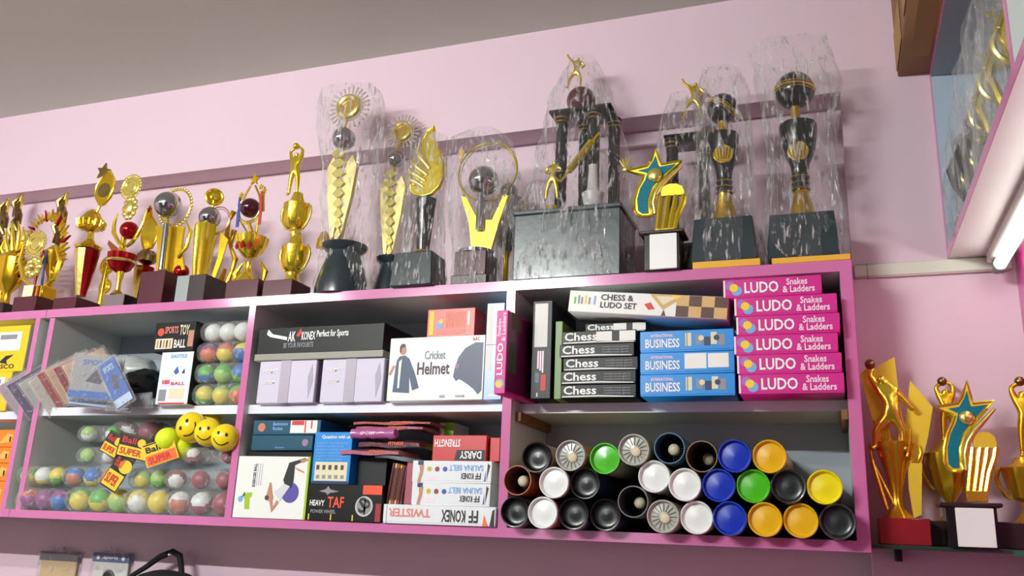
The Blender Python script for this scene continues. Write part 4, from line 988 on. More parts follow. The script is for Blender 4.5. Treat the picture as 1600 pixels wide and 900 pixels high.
def wreath_medal(k, x, z, R, m, y=0, n=22, face=None, name='medal'):
    """round medal with a beaded leaf rim"""
    g = MB(m); g.disc(x, y - .002, z, R * .72, .004); g.ring(x, y - .002, z, R * .72, R * .05); g.ring(x, y - .003, z, R * .45, R * .04)
    for i in range(n):
        a = 2 * PI * i / n; g.ball(x + R * .86 * math.cos(a), y, z + R * .86 * math.sin(a), R * .13, seg=8, ring=6, sy=.5)
    k.part(name, g)
def wrap(k, prof, seed, y=0, sy=.8, mt=None, amp=.09, lean=0.0, x=0, square=0.75):
    """crumpled clear bag pulled over a trophy. prof: (half width, height, x offset)"""
    g = MB(mt or wrap_m); S_ = 56; vs = []; fs = []; full = []
    for i in range(len(prof) - 1):
        for j in range(4):
            f = j / 4; a, b = prof[i], prof[i + 1]; full.append(tuple(a[q] * (1 - f) + b[q] * f for q in range(3)))
    full.append(prof[-1])
    for w, h, ox in full:
        for j in range(S_):
            t = 2 * PI * j / S_; c, s_ = math.cos(t), math.sin(t)
            n = noise.noise(Vector((c * 2.2 + seed, s_ * 2.2, h * 9))) + .6 * noise.noise(Vector((c * 5 + seed, s_ * 5, h * 14 + 5))) + .5 - 1.3 * abs(noise.noise(Vector((c * 3.1 + h * 4, s_ * 3.1 + seed, h * 3))))
            q = w * (1 + amp * n * 1.6)
            vs.append((x + ox + q * (abs(c) ** square) * (1 if c > 0 else -1), y + q * sy * (abs(s_) ** square) * (1 if s_ > 0 else -1), h))
    n_ = len(full)
    for i in range(n_ - 1):
        for j in range(S_): j2 = (j + 1) % S_; fs.append((i * S_ + j, i * S_ + j2, (i + 1) * S_ + j2, (i + 1) * S_ + j))
    g.add(vs, fs); k.part('plastic_wrap', g, angle=28)
def man(k, name, u, v_top, v_bot, pose, m, y=0, rs=1.0):
    """small cast figure; pose gives joints in body heights, x to the right, z up, 0 at the feet"""
    x, z1 = k.q(u, v_top); _, z0 = k.q(u, v_bot); H_ = z1 - z0
    rad = dict(pelvis=.075, chest=.095, neck=.035, head=.072, lsh=.045, rsh=.045, lel=.032, rel=.032, lha=.026, rha=.026, lhip=.06, rhip=.06, lkn=.042, rkn=.042, lan=.028, ran=.028, lto=.025, rto=.025, waist=.068)
    nodes = {}
    for n in ['pelvis', 'waist', 'chest', 'neck', 'head', 'lsh', 'lel', 'lha', 'rsh', 'rel', 'rha', 'lhip', 'lkn', 'lan', 'lto', 'rhip', 'rkn', 'ran', 'rto']:
        p = pose[n]; nodes[n] = (x + p[0] * H_, y + (p[2] if len(p) > 2 else 0) * H_, z0 + p[1] * H_, rad[n] * H_ * rs)
    E_ = [('pelvis', 'waist'), ('waist', 'chest'), ('chest', 'neck'), ('neck', 'head'), ('chest', 'lsh'), ('lsh', 'lel'), ('lel', 'lha'), ('chest', 'rsh'), ('rsh', 'rel'), ('rel', 'rha'), ('pelvis', 'lhip'), ('lhip', 'lkn'), ('lkn', 'lan'), ('lan', 'lto'), ('pelvis', 'rhip'), ('rhip', 'rkn'), ('rkn', 'ran'), ('ran', 'rto')]
    o = skin(name, nodes, E_, m, k.t)
    return nodes
STAND = dict(pelvis=(0, .5), waist=(0, .6), chest=(0, .74), neck=(0, .83), head=(0, .91), lsh=(-.11, .78), lel=(-.17, .93), lha=(-.07, 1.05), rsh=(.11, .78), rel=(.16, .62), rha=(.15, .48, -.05), lhip=(-.06, .47), lkn=(-.08, .26), lan=(-.09, .04), lto=(-.11, .015, -.06), rhip=(.06, .47), rkn=(.09, .26), ran=(.10, .04), rto=(.12, .015, -.06))
BOWL = dict(pelvis=(.02, .45), waist=(.03, .56), chest=(.05, .7), neck=(.06, .79), head=(.08, .87), lsh=(-.06, .76), lel=(-.17, .88), lha=(-.24, 1.02), rsh=(.16, .72), rel=(.25, .6), rha=(.18, .5, -.08), lhip=(-.04, .43), lkn=(-.17, .27), lan=(-.2, .05), lto=(-.25, .02, -.05), rhip=(.08, .42), rkn=(.15, .24), ran=(.13, .04), rto=(.18, .015, -.05))
BAT = dict(pelvis=(0, .5), waist=(.0, .6), chest=(.02, .74), neck=(.03, .83), head=(.04, .91), lsh=(-.09, .78), lel=(-.16, .66), lha=(-.02, .6, -.1), rsh=(.12, .78), rel=(.2, .68), rha=(.06, .62, -.1), lhip=(-.06, .47), lkn=(-.12, .26), lan=(-.14, .04), lto=(-.18, .015, -.05), rhip=(.06, .47), rkn=(.1, .26), ran=(.12, .04), rto=(.16, .015, -.05))
ZTT = ZT + .0004

# 1 gold wreath trophy
k = TK('wreath_trophy', 'wide gold trophy with flame wreath, round medallion and pale plaque', -2.262, .05, ZTT)
k.base(.092, .092, .047, maroon)
k.part('plaque', MB(mat('pale plaque', (236, 226, 190), .3)).box(-.034, .006, -.030, -.027, .047, .088, b=.001))
m = MB(gold_o); m.box(-.012, .042, -.026, .026, .047, .086, b=.003)
for i in range(5): m.box(.0 + i * .0085, .003 + i * .0085, -.0285, -.026, .05, .084, m=red_m if i % 2 else gold)
k.part('pedestal', m)
g = MB(gold)
c = k.q(66, 392); Rr = k.r(66, 392, 30)
for i in range(34):
    a = -.75 + (PI + 1.5) * i / 33; rr_ = 1 + .0
    cx_, cz_ = c[0] + Rr * math.cos(a), c[1] + Rr * 1.35 * math.sin(a); L_ = Rr * (.42 if i % 2 else .3)
    g.prism([(cx_ - .004 * math.sin(a), cz_ + .005 * math.cos(a)), (cx_ + L_ * math.cos(a + .35), cz_ + L_ * math.sin(a + .35)), (cx_ + .004 * math.sin(a), cz_ - .007 * math.cos(a)), (cx_ - .3 * L_ * math.cos(a), cz_ - .3 * L_ * math.sin(a))], -.006 + .003 * (i % 2), .004, m=(gold, gold_o, red_m)[(i % 5 == 2) * 2 if i % 5 == 2 else i % 2])
k.part('wreath', g)
g = MB(gold); pts = k.ql((42, 385), (36, 410), (42, 438), (56, 448)); g.tube([(p[0], -.012, p[1]) for p in pts], [.004, .007, .007, .004], seg=8); pts = k.ql((92, 385), (98, 410), (90, 438), (74, 448)); g.tube([(p[0], -.012, p[1]) for p in pts], [.004, .007, .007, .004], seg=8); k.part('arms', g)
p = k.q(64, 384); wreath_medal(k, p[0], p[1], k.r(66, 384, 17), gold_w, y=-.02)
g = MB(gold_w); p = k.q(60, 420); rr_ = k.r(60, 420, 9)
for i in range(8): a = 2 * PI * i / 8; g.ball(p[0] + rr_ * math.cos(a), -.018, p[1] + rr_ * math.sin(a), rr_ * .55, seg=10, ring=8, sy=.6)
g.ball(p[0], -.02, p[1], rr_ * .7, seg=12, ring=8); k.part('rosette', g)

# 0 and the dull ones behind
def back_trophy(u, v_top, v_bot, label, Y=.16, mt=gold_d, rib=True):
    p = at(u, v_top, Y); k = TK('torch_trophy', label, p.x, Y, ZTT, group='dull gold torch trophies at the back left')
    H_ = p.z - ZTT
    k.base(.07, .07, .04, maroon_d)
    k.lathe('stem', [(.022, .04), (.012, .06), (.010, H_ * .35), (.028, H_ * .45), (.034, H_ * .55), (.012, H_ * .6)], gold_o)
    g = MB(mt)
    for i in range(7):
        z = H_ * (.58 + .05 * i); g.tube([(-.016 * math.sin(i * 1.3), 0, z), (.018 * math.sin(i * 1.7 + 1), -.008, z + .03), (0, 0, z + .06)], [.006, .010, .005], seg=8)
    g.prism([(-.010, H_ * .9), (-.004, H_ * .97), (.006, H_ * 1.03), (.011, H_ * .95), (.006, H_ * .88)], -.004, .004, m=gold_w)
    g.prism([(-.022, H_ * .84), (-.026, H_ * .93), (-.014, H_ * .98), (-.012, H_ * .88)], -.004, .002); k.part('flames', g)
    if rib:
        g = MB(ribbon_r); g.tube([(-.02, -.03, H_ * .55), (-.028, -.034, H_ * .4), (-.024, -.034, H_ * .28)], .005, seg=6); k.part('ribbon', g)
        g = MB(ribbon_b); g.tube([(.0, -.03, H_ * .55), (.004, -.036, H_ * .4), (.010, -.036, H_ * .26)], .004, seg=6); k.part('ribbon', g)
        g = MB(gold); g.tube([(-.04, -.03, H_ * .2), (-.01, -.03, H_ * .5)], [.003, .006], seg=8); k.part('leaf', g)
back_trophy(12, 316, 470, 'dull gold torch trophy at the far left edge, behind a dark base', Y=.13)
back_trophy(34, 306, 470, 'dull gold torch trophy behind the left side of the wreath trophy', Y=.205)
back_trophy(103, 306, 470, 'dull gold torch trophy behind, right of the wreath trophy')
k = TK('cup_trophy', 'gold trophy mostly cut off at the left edge with a dark maroon base', -2.44, .085, ZTT)
k.base(.1, .09, .045, maroon_d)
k.part('bowl', flutes([(.02, .045), (.012, .06), (.012, .09), (.035, .12), (.045, .16), (.046, .2), (.03, .215), (.01, .23)], 0, 0, 0, gold_o))
g = MB(gold)
for i in range(6): a = PI * i / 5; g.tube([(.03 * math.cos(a), 0, .2 + .03 * math.sin(a)), (.05 * math.cos(a), -.01, .24 + .05 * math.sin(a)), (.045 * math.cos(a + .3), -.01, .27 + .06 * math.sin(a))], [.008, .006, .002], seg=8)
k.part('leaves', g)

# 2 crescent and star on a ribbed cup, red and gold cone
k = TK('crescent_trophy', 'gold trophy with star and crescent above a red and gold cone', -2.105, .05, ZTT)
k.base(.088, .09, .036, maroon)
def cone2(k, u0, v0, u1, v1, r0, r1, m1, m2, name='cone', y=0):
    p0, p1 = k.q(u0, v0), k.q(u1, v1); g = MB(m1); vs = []; fs = []; S_ = 10
    g.mi(m2)
    for (px, pz, r) in ((p0[0], p0[1], r0), ((p0[0] + p1[0]) / 2, (p0[1] + p1[1]) / 2, (r0 + r1) / 2 * 1.05), (p1[0], p1[1], r1)):
        for i in range(S_): a = 2 * PI * i / S_ + .3; vs.append((px + r * math.cos(a), y + r * math.sin(a), pz))
    kf = len(g.f)
    for q_ in range(2):
        for i in range(S_): j = (i + 1) % S_; fs.append((q_ * S_ + i, q_ * S_ + j, (q_ + 1) * S_ + j, (q_ + 1) * S_ + i))
    fs.append(tuple(range(S_))[::-1]); fs.append(tuple(2 * S_ + i for i in range(S_)))
    g.add(vs, fs)
    for f in range(len(g.f)):
        if (f % S_) in (8, 9, 0, 1, 4): g.m[f] = 1
    return k.part(name, g, angle=20)
cone2(k, 126, 463, 137, 392, .014, .036, gold_w, red_m)
p = k.q(138, 390); k.lathe('collar', [(.036, 0), (.04, .008), (.02, .022), (.010, .034), (.009, .055)], gold, x=p[0], z=p[1])
p = k.q(142, 352); k.part('cup', flutes([(.008, -.022), (.03, -.012), (.036, .004), (.034, .012), (.03, .02), (.018, .04), (.006, .05)], p[0], 0, p[1], gold_o))
g = MB(gold)
for i in range(14): a = 2 * PI * i / 14; g.tube([(p[0] + .036 * math.cos(a), .036 * math.sin(a), p[1] - .008), (p[0] + .040 * math.cos(a), .04 * math.sin(a), p[1] + .012)], .005, seg=8)
k.part('rim_beads', g); handles(k, p[0], p[1] - .012, p[1] + .01, .036, .004, gold)
g = MB(gold_o); pts = k.ql((157, 322), (150, 308), (152, 292), (160, 280), (168, 270), (174, 268), (179, 278), (179, 294), (173, 308), (163, 320))
g.prism(pts, -.004, .004); g.tube([(q_[0], -.004, q_[1]) for q_ in pts], .0028, seg=6, m=gold, closed=True); p = k.q(164, 298); g.disc(p[0], -.006, p[1], k.r(164, 298, 9), .003, m=gold_d); k.part('crescent', g)
g = MB(gold_d); p = k.q(162, 268); g.prism(star(p[0], p[1], k.r(160, 268, 11), k.r(160, 268, 5), PI / 2 - .2), -.003, .003); k.part('star', g)
g = MB(gold_o); a_, b_ = k.q(145, 345), k.q(158, 318); g.tube([(a_[0], 0, a_[1]), (b_[0], 0, b_[1])], .004, seg=8); k.part('stem', g)
g = MB(brown_c); g = MB(mat('amber leaf', (160, 90, 40), .3, .6)); pts = k.ql((160, 378), (162, 372), (176, 384), (186, 392), (176, 394), (166, 388)); g.prism(pts, .02, .024); k.part('leaf', g)

# small gold figure medal behind, between 2 and 3
p = at(168, 410, .12)
k = TK('medal_trophy', 'small bright gold medal trophy standing behind, between the cone and the red ball trophies', p.x, .12, ZTT)
k.base(.06, .06, .03, maroon_d)
g = MB(gold); g.tube([(0, 0, .03), (0, 0, p.z - ZTT)], [.012, .008], seg=10); k.part('stem', g)
pp = k.q(168, 415); wreath_medal(k, pp[0], pp[1], .032, gold); pp = k.q(164, 448); wreath_medal(k, pp[0], pp[1], .026, gold, name='rosette')

# 3 red ball in gold arms over a red bowl
k = TK('red_bowl_trophy', 'gold trophy with a red ball in curved arms over a red bowl', -1.925, .05, ZTT)
k.base(.075, .085, .036, mat('grey wood', (118, 104, 108), .35, coat=.4))
k.part('base_side', MB(maroon_d).box(.0376, .038, -.04, .04, .002, .034))
p = k.q(183, 459); k.lathe('stem', [(.020, -.004), (.008, .010), (.007, .035), (.012, k.q(187, 425)[1] - p[1])], gold, x=p[0], z=p[1])
p = k.q(187, 425); k.lathe('bowl', [(.008, -.005), (.028, .008), (.037, .026), (.040, .034), (.041, .052), (.0415, .054), (.038, .054)], red_m, x=p[0], z=p[1])
g = MB(gold_w); g.ring(p[0], 0, p[1] + .030, .0405, .0045, axis='z'); k.part('band', g)
p = k.q(190, 395); k.lathe('neck', [(.026, -.004), (.012, .004), (.008, .02), (.008, .05)], gold, x=p[0], z=p[1])
p = k.q(203, 361 - 8 + 8); k.ball('ball', k.q(202, 360)[0], k.q(202, 360)[1], .027, red_m)
g = MB(gold)
for pts in (((186, 335), (181, 350), (180, 365), (188, 380), (196, 386)), ((232, 330), (226, 350), (217, 368), (208, 380), (200, 386))):
    q_ = k.ql(*pts); g.tube([(a[0], -.006, a[1]) for a in q_], [.002, .005, .0065, .006, .005], seg=8)
k.part('arms', g)
g = MB(gold_w); p = k.q(203, 325); 
for i in range(10): a = 2 * PI * i / 10; g.ball(p[0] + .020 * math.cos(a), 0, p[1] + .03 * math.sin(a), .010, seg=10, ring=8, sy=.5)
g.ball(p[0], -.004, p[1], .018, seg=14, ring=8, sy=.4, sz=1.4); k.part('relief', g)
p = k.q(205, 292); wreath_medal(k, p[0], p[1], k.r(205, 292, 17), gold_w)

# behind: star flame trophy with red cone
k = TK('star_trophy', 'gold star flame trophy half hidden left of the tall chrome ball trophy', at(228, 380, .14).x, .14, ZTT)
k.base(.06, .06, .03, maroon_d)
cone2(k, 214, 468, 226, 418, .012, .03, gold_w, red_m)
p = k.q(228, 415); k.part('cup', flutes([(.006, -.0), (.026, .012), (.03, .03), (.02, .045)], p[0], 0, p[1], gold_d))
g = MB(gold); pts = k.ql((226, 392), (222, 375), (222, 352), (230, 335), (236, 322), (238, 338), (246, 350), (246, 372), (238, 388)); g.prism(pts, -.003, .003); g.tube([(a[0], -.003, a[1]) for a in pts], .003, seg=6, closed=True, m=gold_o); k.part('flame', g)
g = MB(red_m); p = k.q(235, 328); g.prism(star(p[0], p[1], .012, .005), -.005, -.003); k.part('star', g)

# 4 chrome ball with gold ring on a chrome column
k = TK('ball_trophy', 'trophy with large chrome ball and chrome column on the tallest maroon block', -1.797, .055, ZTT)
k.base(.086, .092, .098, maroon)
p = k.q(262, 427); k.part('foot', flutes([(.03, 0), (.024, .008), (.014, .016)], 0, 0, .098, gold_o))
a_, b_ = k.q(257, 424), k.q(265, 352); g = MB(silver); g.tube([(a_[0], -.012, a_[1]), (b_[0], -.012, b_[1])], .0095, seg=20); k.part('column', g)
g = MB(gold_o); 
for sgn, pts in ((-1, ((240, 420), (243, 385), (240, 352))), (1, ((285, 420), (280, 385), (285, 352)))):
    q_ = k.ql(*pts); c_ = k.ql((261, 423), (262, 388), (266, 352)); 
    g.prism([c_[0], q_[0], q_[1], q_[2], c_[2]], -.002 + .01, .004 + .01)
k.part('shield', g)
g = MB(gold); q_ = k.ql((290, 345), (297, 360), (290, 385), (276, 402)); g.tube([(a[0], .004, a[1]) for a in q_], [.002, .006, .007, .003], seg=8); k.part('leaf', g)
c = k.q(264, 321); rb = k.r(264, 321, 17)
g = MB(gold_w); c2 = k.q(270, 322); R2 = k.r(270, 322, 25)
for i in range(34): a = 2 * PI * i / 34; g.ball(c2[0] + R2 * math.cos(a), .012, c2[1] + R2 * 1.05 * math.sin(a), .0042, seg=8, ring=6)
g.ring(c2[0], .012, c2[1], R2 * .93, .0022, m=gold); k.part('ring', g)
k.ball('ball', c[0], c[1], rb, silver, y=-.004)
g = MB(gold); a_ = k.q(266, 352); g.tube([(a_[0], -.006, a_[1] - .004), (c[0] + .002, -.005, c[1] - rb * .9)], [.006, .004], seg=10); k.part('neck', g)
g = MB(red_m); g.ball(.036, .025, .115, .022, seg=16, ring=10); k.part('side_ball', g)

# 5 chrome ball on a gold fluted cone
k = TK('ball_trophy', 'gold fluted cone trophy with chrome ball, on a grey fronted dark block', -1.655, .055, ZTT)
b = MB(maroon_d); b.box(-.054, .044, -.045, .045, 0, .078, b=.0015); b.box(-.0538, -.012, -.0458, -.045, .001, .077, m=mat('grey plaque', (150, 156, 156), .3)); k.part('base', b)
p = k.q(314, 436); pt = k.q(320, 352)
H_ = pt[1] - p[1]; g = flutes([(.018, 0), (.024, H_ * .3), (.031, H_ * .9), (.030, H_), (.02, H_ + .004)], (p[0] + pt[0]) / 2, 0, p[1], gold, n=7, amp=.12); k.part('cone', g, angle=25)
g = MB(gold_o); q_ = k.ql((340, 360), (336, 400), (324, 434)); q2 = k.ql((352, 372), (342, 405), (330, 436)); g.prism([q_[0], q_[1], q_[2], q2[2], q2[1], q2[0]], .012, .016); k.part('leaf', g)
c = k.q(328, 340); k.ball('ball', c[0], c[1], k.r(328, 340, 14), silver)
g = MB(mat('tan ring', (190, 150, 120), .3, .6)); c2 = k.q(332, 342); g.ring(c2[0] + .006, .016, c2[1], .042, .0018); g.ring(c2[0] + .006, .018, c2[1], .036, .0012); k.part('ring', g)
g = MB(gold); c3 = k.q(335, 308); g.tube([(c[0], 0, c[1]), (c3[0], 0, c3[1] - .012)], .004, seg=8); k.part('pin', g); g = MB(gold)
g.M = Matrix.Translation((c3[0], 0, c3[1])) @ Matrix.Rotation(.75, 4, 'Z') @ Matrix.Rotation(.3, 4, 'Y'); g.disc(0, -.002, 0, .023, .004, m=gold_o); g.ring(0, 0, 0, .023, .0045, m=gold); g.ball(0, -.004, 0, .012, sy=.3); k.part('disc', g)

# gold leafy figure between 5 and 6 (behind)
k = TK('leaf_trophy', 'thin leafy gold trophy standing behind, between the chrome ball cone and the ribbon trophy', at(362, 400, .15).x, .15, ZTT)
k.base(.06, .06, .035, maroon_d)
g = MB(gold_o)
for pts in (((358, 460), (356, 440), (362, 425)), ((362, 425), (368, 405), (360, 385), (366, 360)), ((352, 420), (346, 438), (352, 456)), ((372, 425), (376, 440), (370, 456)), ((362, 385), (354, 370), (358, 345), (366, 330))):
    q_ = k.ql(*pts); n = len(q_); g.tube([(a[0], 0, a[1]) for a in q_], [.005 + .004 * (i % 2) for i in range(n)], seg=8)
g.tube([(0, 0, .035), (0, 0, .08)], .008); k.part('leaves', g)

# 6 star arches with blue and red ribbons, maroon ball
k = TK('ribbon_trophy', 'gold cup trophy with star, blue and red ribbons and a maroon ball', -1.482, .055, ZTT)
b = MB(maroon); b.box(-.055, .05, -.05, .05, 0, .052, b=.0015); k.part('base', b)
p = k.q(384, 440); k.part('foot', flutes([(.034, 0), (.030, .014), (.014, .03), (.009, .05), (.012, .065)], p[0], 0, .052, gold, n=8, amp=.08))
p = k.q(391, 398); k.part('bowl', flutes([(.010, -.012), (.022, -.004), (.034, .012), (.043, .034), (.045, .046), (.046, .049), (.022, .058), (.012, .066)], p[0], 0, p[1], gold, n=16, amp=.03))
g = MB(red_m)
for a in (-2.0, -1.5, -1.0): g.prism([(p[0] + .04 * math.cos(a) - .006, p[1] + .012), (p[0] + .04 * math.cos(a), p[1] + .028), (p[0] + .04 * math.cos(a) + .006, p[1] + .012), (p[0] + .04 * math.cos(a), p[1] + .004)], -.046 * math.sin(-a), -.043 * math.sin(-a))
k.part('red_leaves', g)
c = k.q(391, 325); k.ball('ball', c[0], c[1], k.r(391, 325, 13), mat('wine ball', (72, 16, 34), .12, .3, coat=.6))
g = MB(gold_w); g.ring(c[0], -.004, c[1] - .004, .037, .0032, a0=PI * .75, a1=PI * 2.15, sz=1.05); g.ring(c[0], -.002, c[1] - .004, .042, .0018, a0=PI * .8, a1=PI * 2.1, sz=1.05); k.part('ring', g)
g = MB(gold_o); g.tube([(p[0], 0, p[1] + .06), (c[0], .0, c[1] - .040)], .005, seg=10)
for sx_ in (-1, 1): g.tube([(p[0] + sx_ * .012, 0, p[1] + .056), (c[0] + sx_ * .03, .002, c[1] - .035), (c[0] + sx_ * .042, .002, c[1] - .002)], .003, seg=8)
k.part('neck', g)
g = MB(gold_o); s_ = k.q(398, 281); g.prism(star(s_[0], s_[1], .018, .0075), -.003, .003)
for pts in (((378, 318), (385, 302), (392, 290)), ((408, 318), (404, 302), (399, 290)), ((374, 330), (376, 312), (378, 304)), ((412, 330), (412, 308), (414, 292))): q_ = k.ql(*pts); g.tube([(a[0], 0, a[1]) for a in q_], .003, seg=6)
for u, v in ((377, 305), (413, 298), (408, 292)): s_ = k.q(u, v); g.prism(star(s_[0], s_[1], .009, .004), -.002, .002)
k.part('star_arch', g)
for mt, pts in ((ribbon_b, ((377, 310), (375, 335), (373, 356))), (ribbon_r, ((411, 300), (410, 325), (407, 352)))):
    q_ = k.ql(*pts); g = MB(mt); g.prism([(q_[0][0] - .003, q_[0][1]), (q_[0][0] + .003, q_[0][1]), (q_[1][0] + .005, q_[1][1]), (q_[2][0] + .005, q_[2][1]), (q_[2][0] - .005, q_[2][1]), (q_[1][0] - .005, q_[1][1])], -.008, -.006); k.part('ribbon', g)
g = MB(gold_o)
for sgn in (-1, 1): g.tube([(p[0] + sgn * .045, .01, .055), (p[0] + sgn * .05, .01, .09), (p[0] + sgn * .03, .01, .12)], [.003, .009, .003], seg=8)
k.part('side_leaves', g)

# 7 two-tier cup with basketball player
k = TK('double_cup_trophy', 'tall gold trophy of two stacked cups with a player on top', -1.362, .05, ZTT)
b = MB(maroon); b.box(-.055, .036, -.045, .045, 0, .045, b=.0015); k.part('base', b)
p0 = k.q(455, 447); pa = k.q(460, 405); pb = k.q(462, 340)
k.lathe('foot', [(.026, 0), (.022, .008), (.016, .02), (.018, .03)], gold, x=p0[0], z=.045)
def cupz(px, pz, r, h, nm):
    g = flutes([(r * .5, -h * .5), (r * .75, -h * .4), (r * .98, -h * .1), (r, h * .3), (r * 1.05, h * .46), (r * 1.05, h * .5), (r * .6, h * .62), (r * .42, h * .85), (r * .4, h * .95)], px, 0, pz, gold, n=8, amp=.03); k.part(nm, g)
cupz(pa[0], pa[1] - .002, .034, .072, 'lower_cup'); handles(k, pa[0], pa[1] - .03, pa[1] + .03, .034, .004, gold_w)
cupz(pb[0], pb[1], .034, .075, 'upper_cup'); handles(k, pb[0], pb[1] - .03, pb[1] + .03, .034, .004, gold_w)
k.lathe('joint', [(.02, 0), (.012, .02), (.016, .04)], gold, x=(pa[0] + pb[0]) / 2, z=pa[1] + .036)
HOOP = dict(STAND); HOOP.update(lel=(-.15, .95), lha=(-.02, 1.03), rel=(.13, .96), rha=(.02, 1.04))
n_ = man(k, 'player', 465, 232, 305, HOOP, gold, rs=1.0)
g = MB(gold); g.ball(n_['head'][0] - .002, -.004, n_['head'][2] + .018, .010, seg=14, ring=10); k.part('basketball', g)

# 8, 9 wrapped gold figure trophies with chrome balls
def figure_trophy(label, x, Y, base, body, ballp, ringp, baseh, wr, seed):
    k = TK('wrapped_trophy', label, x, Y, ZTT)
    bw, bh = base
    k.lathe('base', [(bw * .5, 0), (bw * .5, bh * .12), (bw * .47, bh * .3), (bw * .40, bh * .55), (bw * .33, bh * .75), (bw * .31, bh * .85), (bw * .42, bh * .93), (bw * .44, bh), (bw * .3, bh * 1.02)], marble, seg=4 * 8)
    (u0, v0), (u1, v1), r0, r1 = body
    p0, p1 = k.q(u0, v0), k.q(u1, v1); Hh = p1[1] - p0[1]; xm = (p0[0] + p1[0]) / 2
    g = MB(gold_w); N = 9
    for i in range(N):
        f = i / (N - 1); r = (r0 + (r1 - r0) * f) * 1.35; z = p0[1] + Hh * f * .94; xx = p0[0] + (p1[0] - p0[0]) * f
        g.prism([(xx - r * .45, z + r * .15), (xx, z + Hh / N * .95), (xx + r * .45, z + r * .15), (xx, z - Hh / N * .35)], -.018, -.010)
    k.part('centre_leaves', g)
    g = MB(gold_w)
    for sgn in (-1, 1):
        c_ = [(xm + sgn * r0 * .5, p0[1]), (xm + sgn * r0 * 1.0, p0[1]), (xm + sgn * r1 * .9, p0[1] + Hh * .45), (xm + sgn * r1 * 1.15, p0[1] + Hh * .82), (xm + sgn * r1 * .75, p0[1] + Hh * .95), (xm + sgn * r1 * .35, p0[1] + Hh * .86), (xm - sgn * r0 * .1, p0[1] + Hh * .3)]
        g.prism(c_, -.010, .004, m=gold_p)
    k.part('wings', g)
    g = MB(gold_o); g.tube([(xm, .0, bh), (xm, 0, p0[1] + .01)], .010, seg=10); k.part('stem', g)
    g = MB(gold); c = k.q(*ballp[:2]); rb = k.r(ballp[0], ballp[1], ballp[2]); g.tube([(p1[0], 0, p1[1] - .02), (c[0], 0, c[1] - rb * .9)], [.008, .005], seg=10); k.part('neck', g)
    k.ball('ball', c[0], c[1], rb, silver)
    c2 = k.q(*ringp[:2]); R2 = k.r(ringp[0], ringp[1], ringp[2])
    g = MB(mat('clear bead', (206, 186, 176), .25, .1)); 
    for i in range(26): a = 2 * PI * i / 26; g.tube([(c2[0] + R2 * .62 * math.cos(a), .004, c2[1] + R2 * .62 * math.sin(a)), (c2[0] + R2 * math.cos(a), .004, c2[1] + R2 * math.sin(a))], [.0012, .003], seg=6)
    g.ring(c2[0], .004, c2[1], R2 * .62, .003); k.part('sunburst', g)
    g = MB(gold); g.disc(c2[0], -.002, c2[1], R2 * .42, .004, m=gold_o); g.ring(c2[0], -.002, c2[1], R2 * .46, R2 * .14, m=gold_w); k.part('disc', g)
    g = MB(gold_o); g.tube([(c[0], 0, c[1] + rb * .9), (c2[0], 0, c2[1] - R2 * .5)], .003, seg=8); k.part('pin', g)
    wrap(k, wr, seed, mt=wrap_m, sy=.58)
    return k
k8 = figure_trophy('tallest wrapped trophy with a chrome ball and gold sunburst, left of the wrapped ones', -1.206, .055, (.140, .142), ((532, 372), (534, 240), .016, .040), (537, 217, 16), (545, 167, 31), 0,
    [(.078, .0, .0), (.076, .06, .0), (.068, .14, .0), (.07, .25, -.005), (.08, .38, -.01), (.09, .50, -.02), (.095, .57, -.025), (.09, .605, -.03)], 3.1)
pp = k8.q(508, 372); k8.part('side_bell', MB(gold_o).lathe([(.020, -.03), (.018, -.01), (.012, .01), (.004, .018)], pp[0], -.005, pp[1], 18))
k9 = figure_trophy('wrapped trophy with a small chrome ball and sunburst, behind the gold flame hand', at(612, 398, .15).x, .15, (.094, .130), ((612, 398), (614, 272), .013, .034), (618, 249, 12), (629, 205, 26), 0,
    [(.05, .0, .0), (.05, .06, .0), (.046, .14, .0), (.06, .3, .0), (.072, .42, .0), (.07, .50, .0), (.03, .54, .0)], 8.7)

# 10 gold flame hand
k = TK('flame_trophy', 'gold flame hand trophy on a black cone and dark block', -.965, .035, ZTT)
b = MB(marble); b.box(-.062, .055, -.05, .042, 0, .09, b=.003, taper=.006); k.part('base', b)
p0, p1 = k.q(663, 392), k.q(664, 310); Hh = p1[1] - p0[1]
k.lathe('cone', [(.016, 0), (.018, Hh * .2), (.026, Hh * .97), (.027, Hh), (.02, Hh)], blackp, x=(p0[0] + p1[0]) / 2, z=p0[1] - .004)
g = MB(gold_o); g.ring((p0[0] + p1[0]) / 2, 0, p0[1] - .002, .016, .003, axis='z'); k.part('collar', g)
pts = k.ql((680, 200), (670, 208), (663, 222), (663, 238), (669, 252), (671, 264), (668, 276), (662, 286), (656, 291), (648, 290), (643, 291), (644, 299), (650, 305), (662, 308), (676, 304), (687, 293), (693, 277), (694, 258), (690, 242), (683, 230), (679, 216))
g = MB(gold); g.prism(pts, -.010, .006); g.tube([(a[0], -.008, a[1]) for a in pts], .004, seg=8, closed=True); k.part('flame', g, angle=60)
for f in (((657, 226), (655, 236), (660, 248), (674, 266)), ((647, 247), (648, 255), (656, 264), (670, 276)), ((640, 262), (643, 268), (652, 275), (667, 285)), ((637, 275), (642, 281), (650, 285), (664, 294))):
    q_ = k.ql(*f); g = MB(gold_w); g.tube([(a[0], -.006, a[1]) for a in q_], [.002, .0085, .0105, .007], seg=10); k.part('finger', g)
wrap(k, [(.064, 0, 0), (.06, .06, 0), (.05, .12, 0), (.046, .25, .0), (.048, .34, .0), (.042, .42, .005)], 12.3, mt=wrap_m, amp=.12)

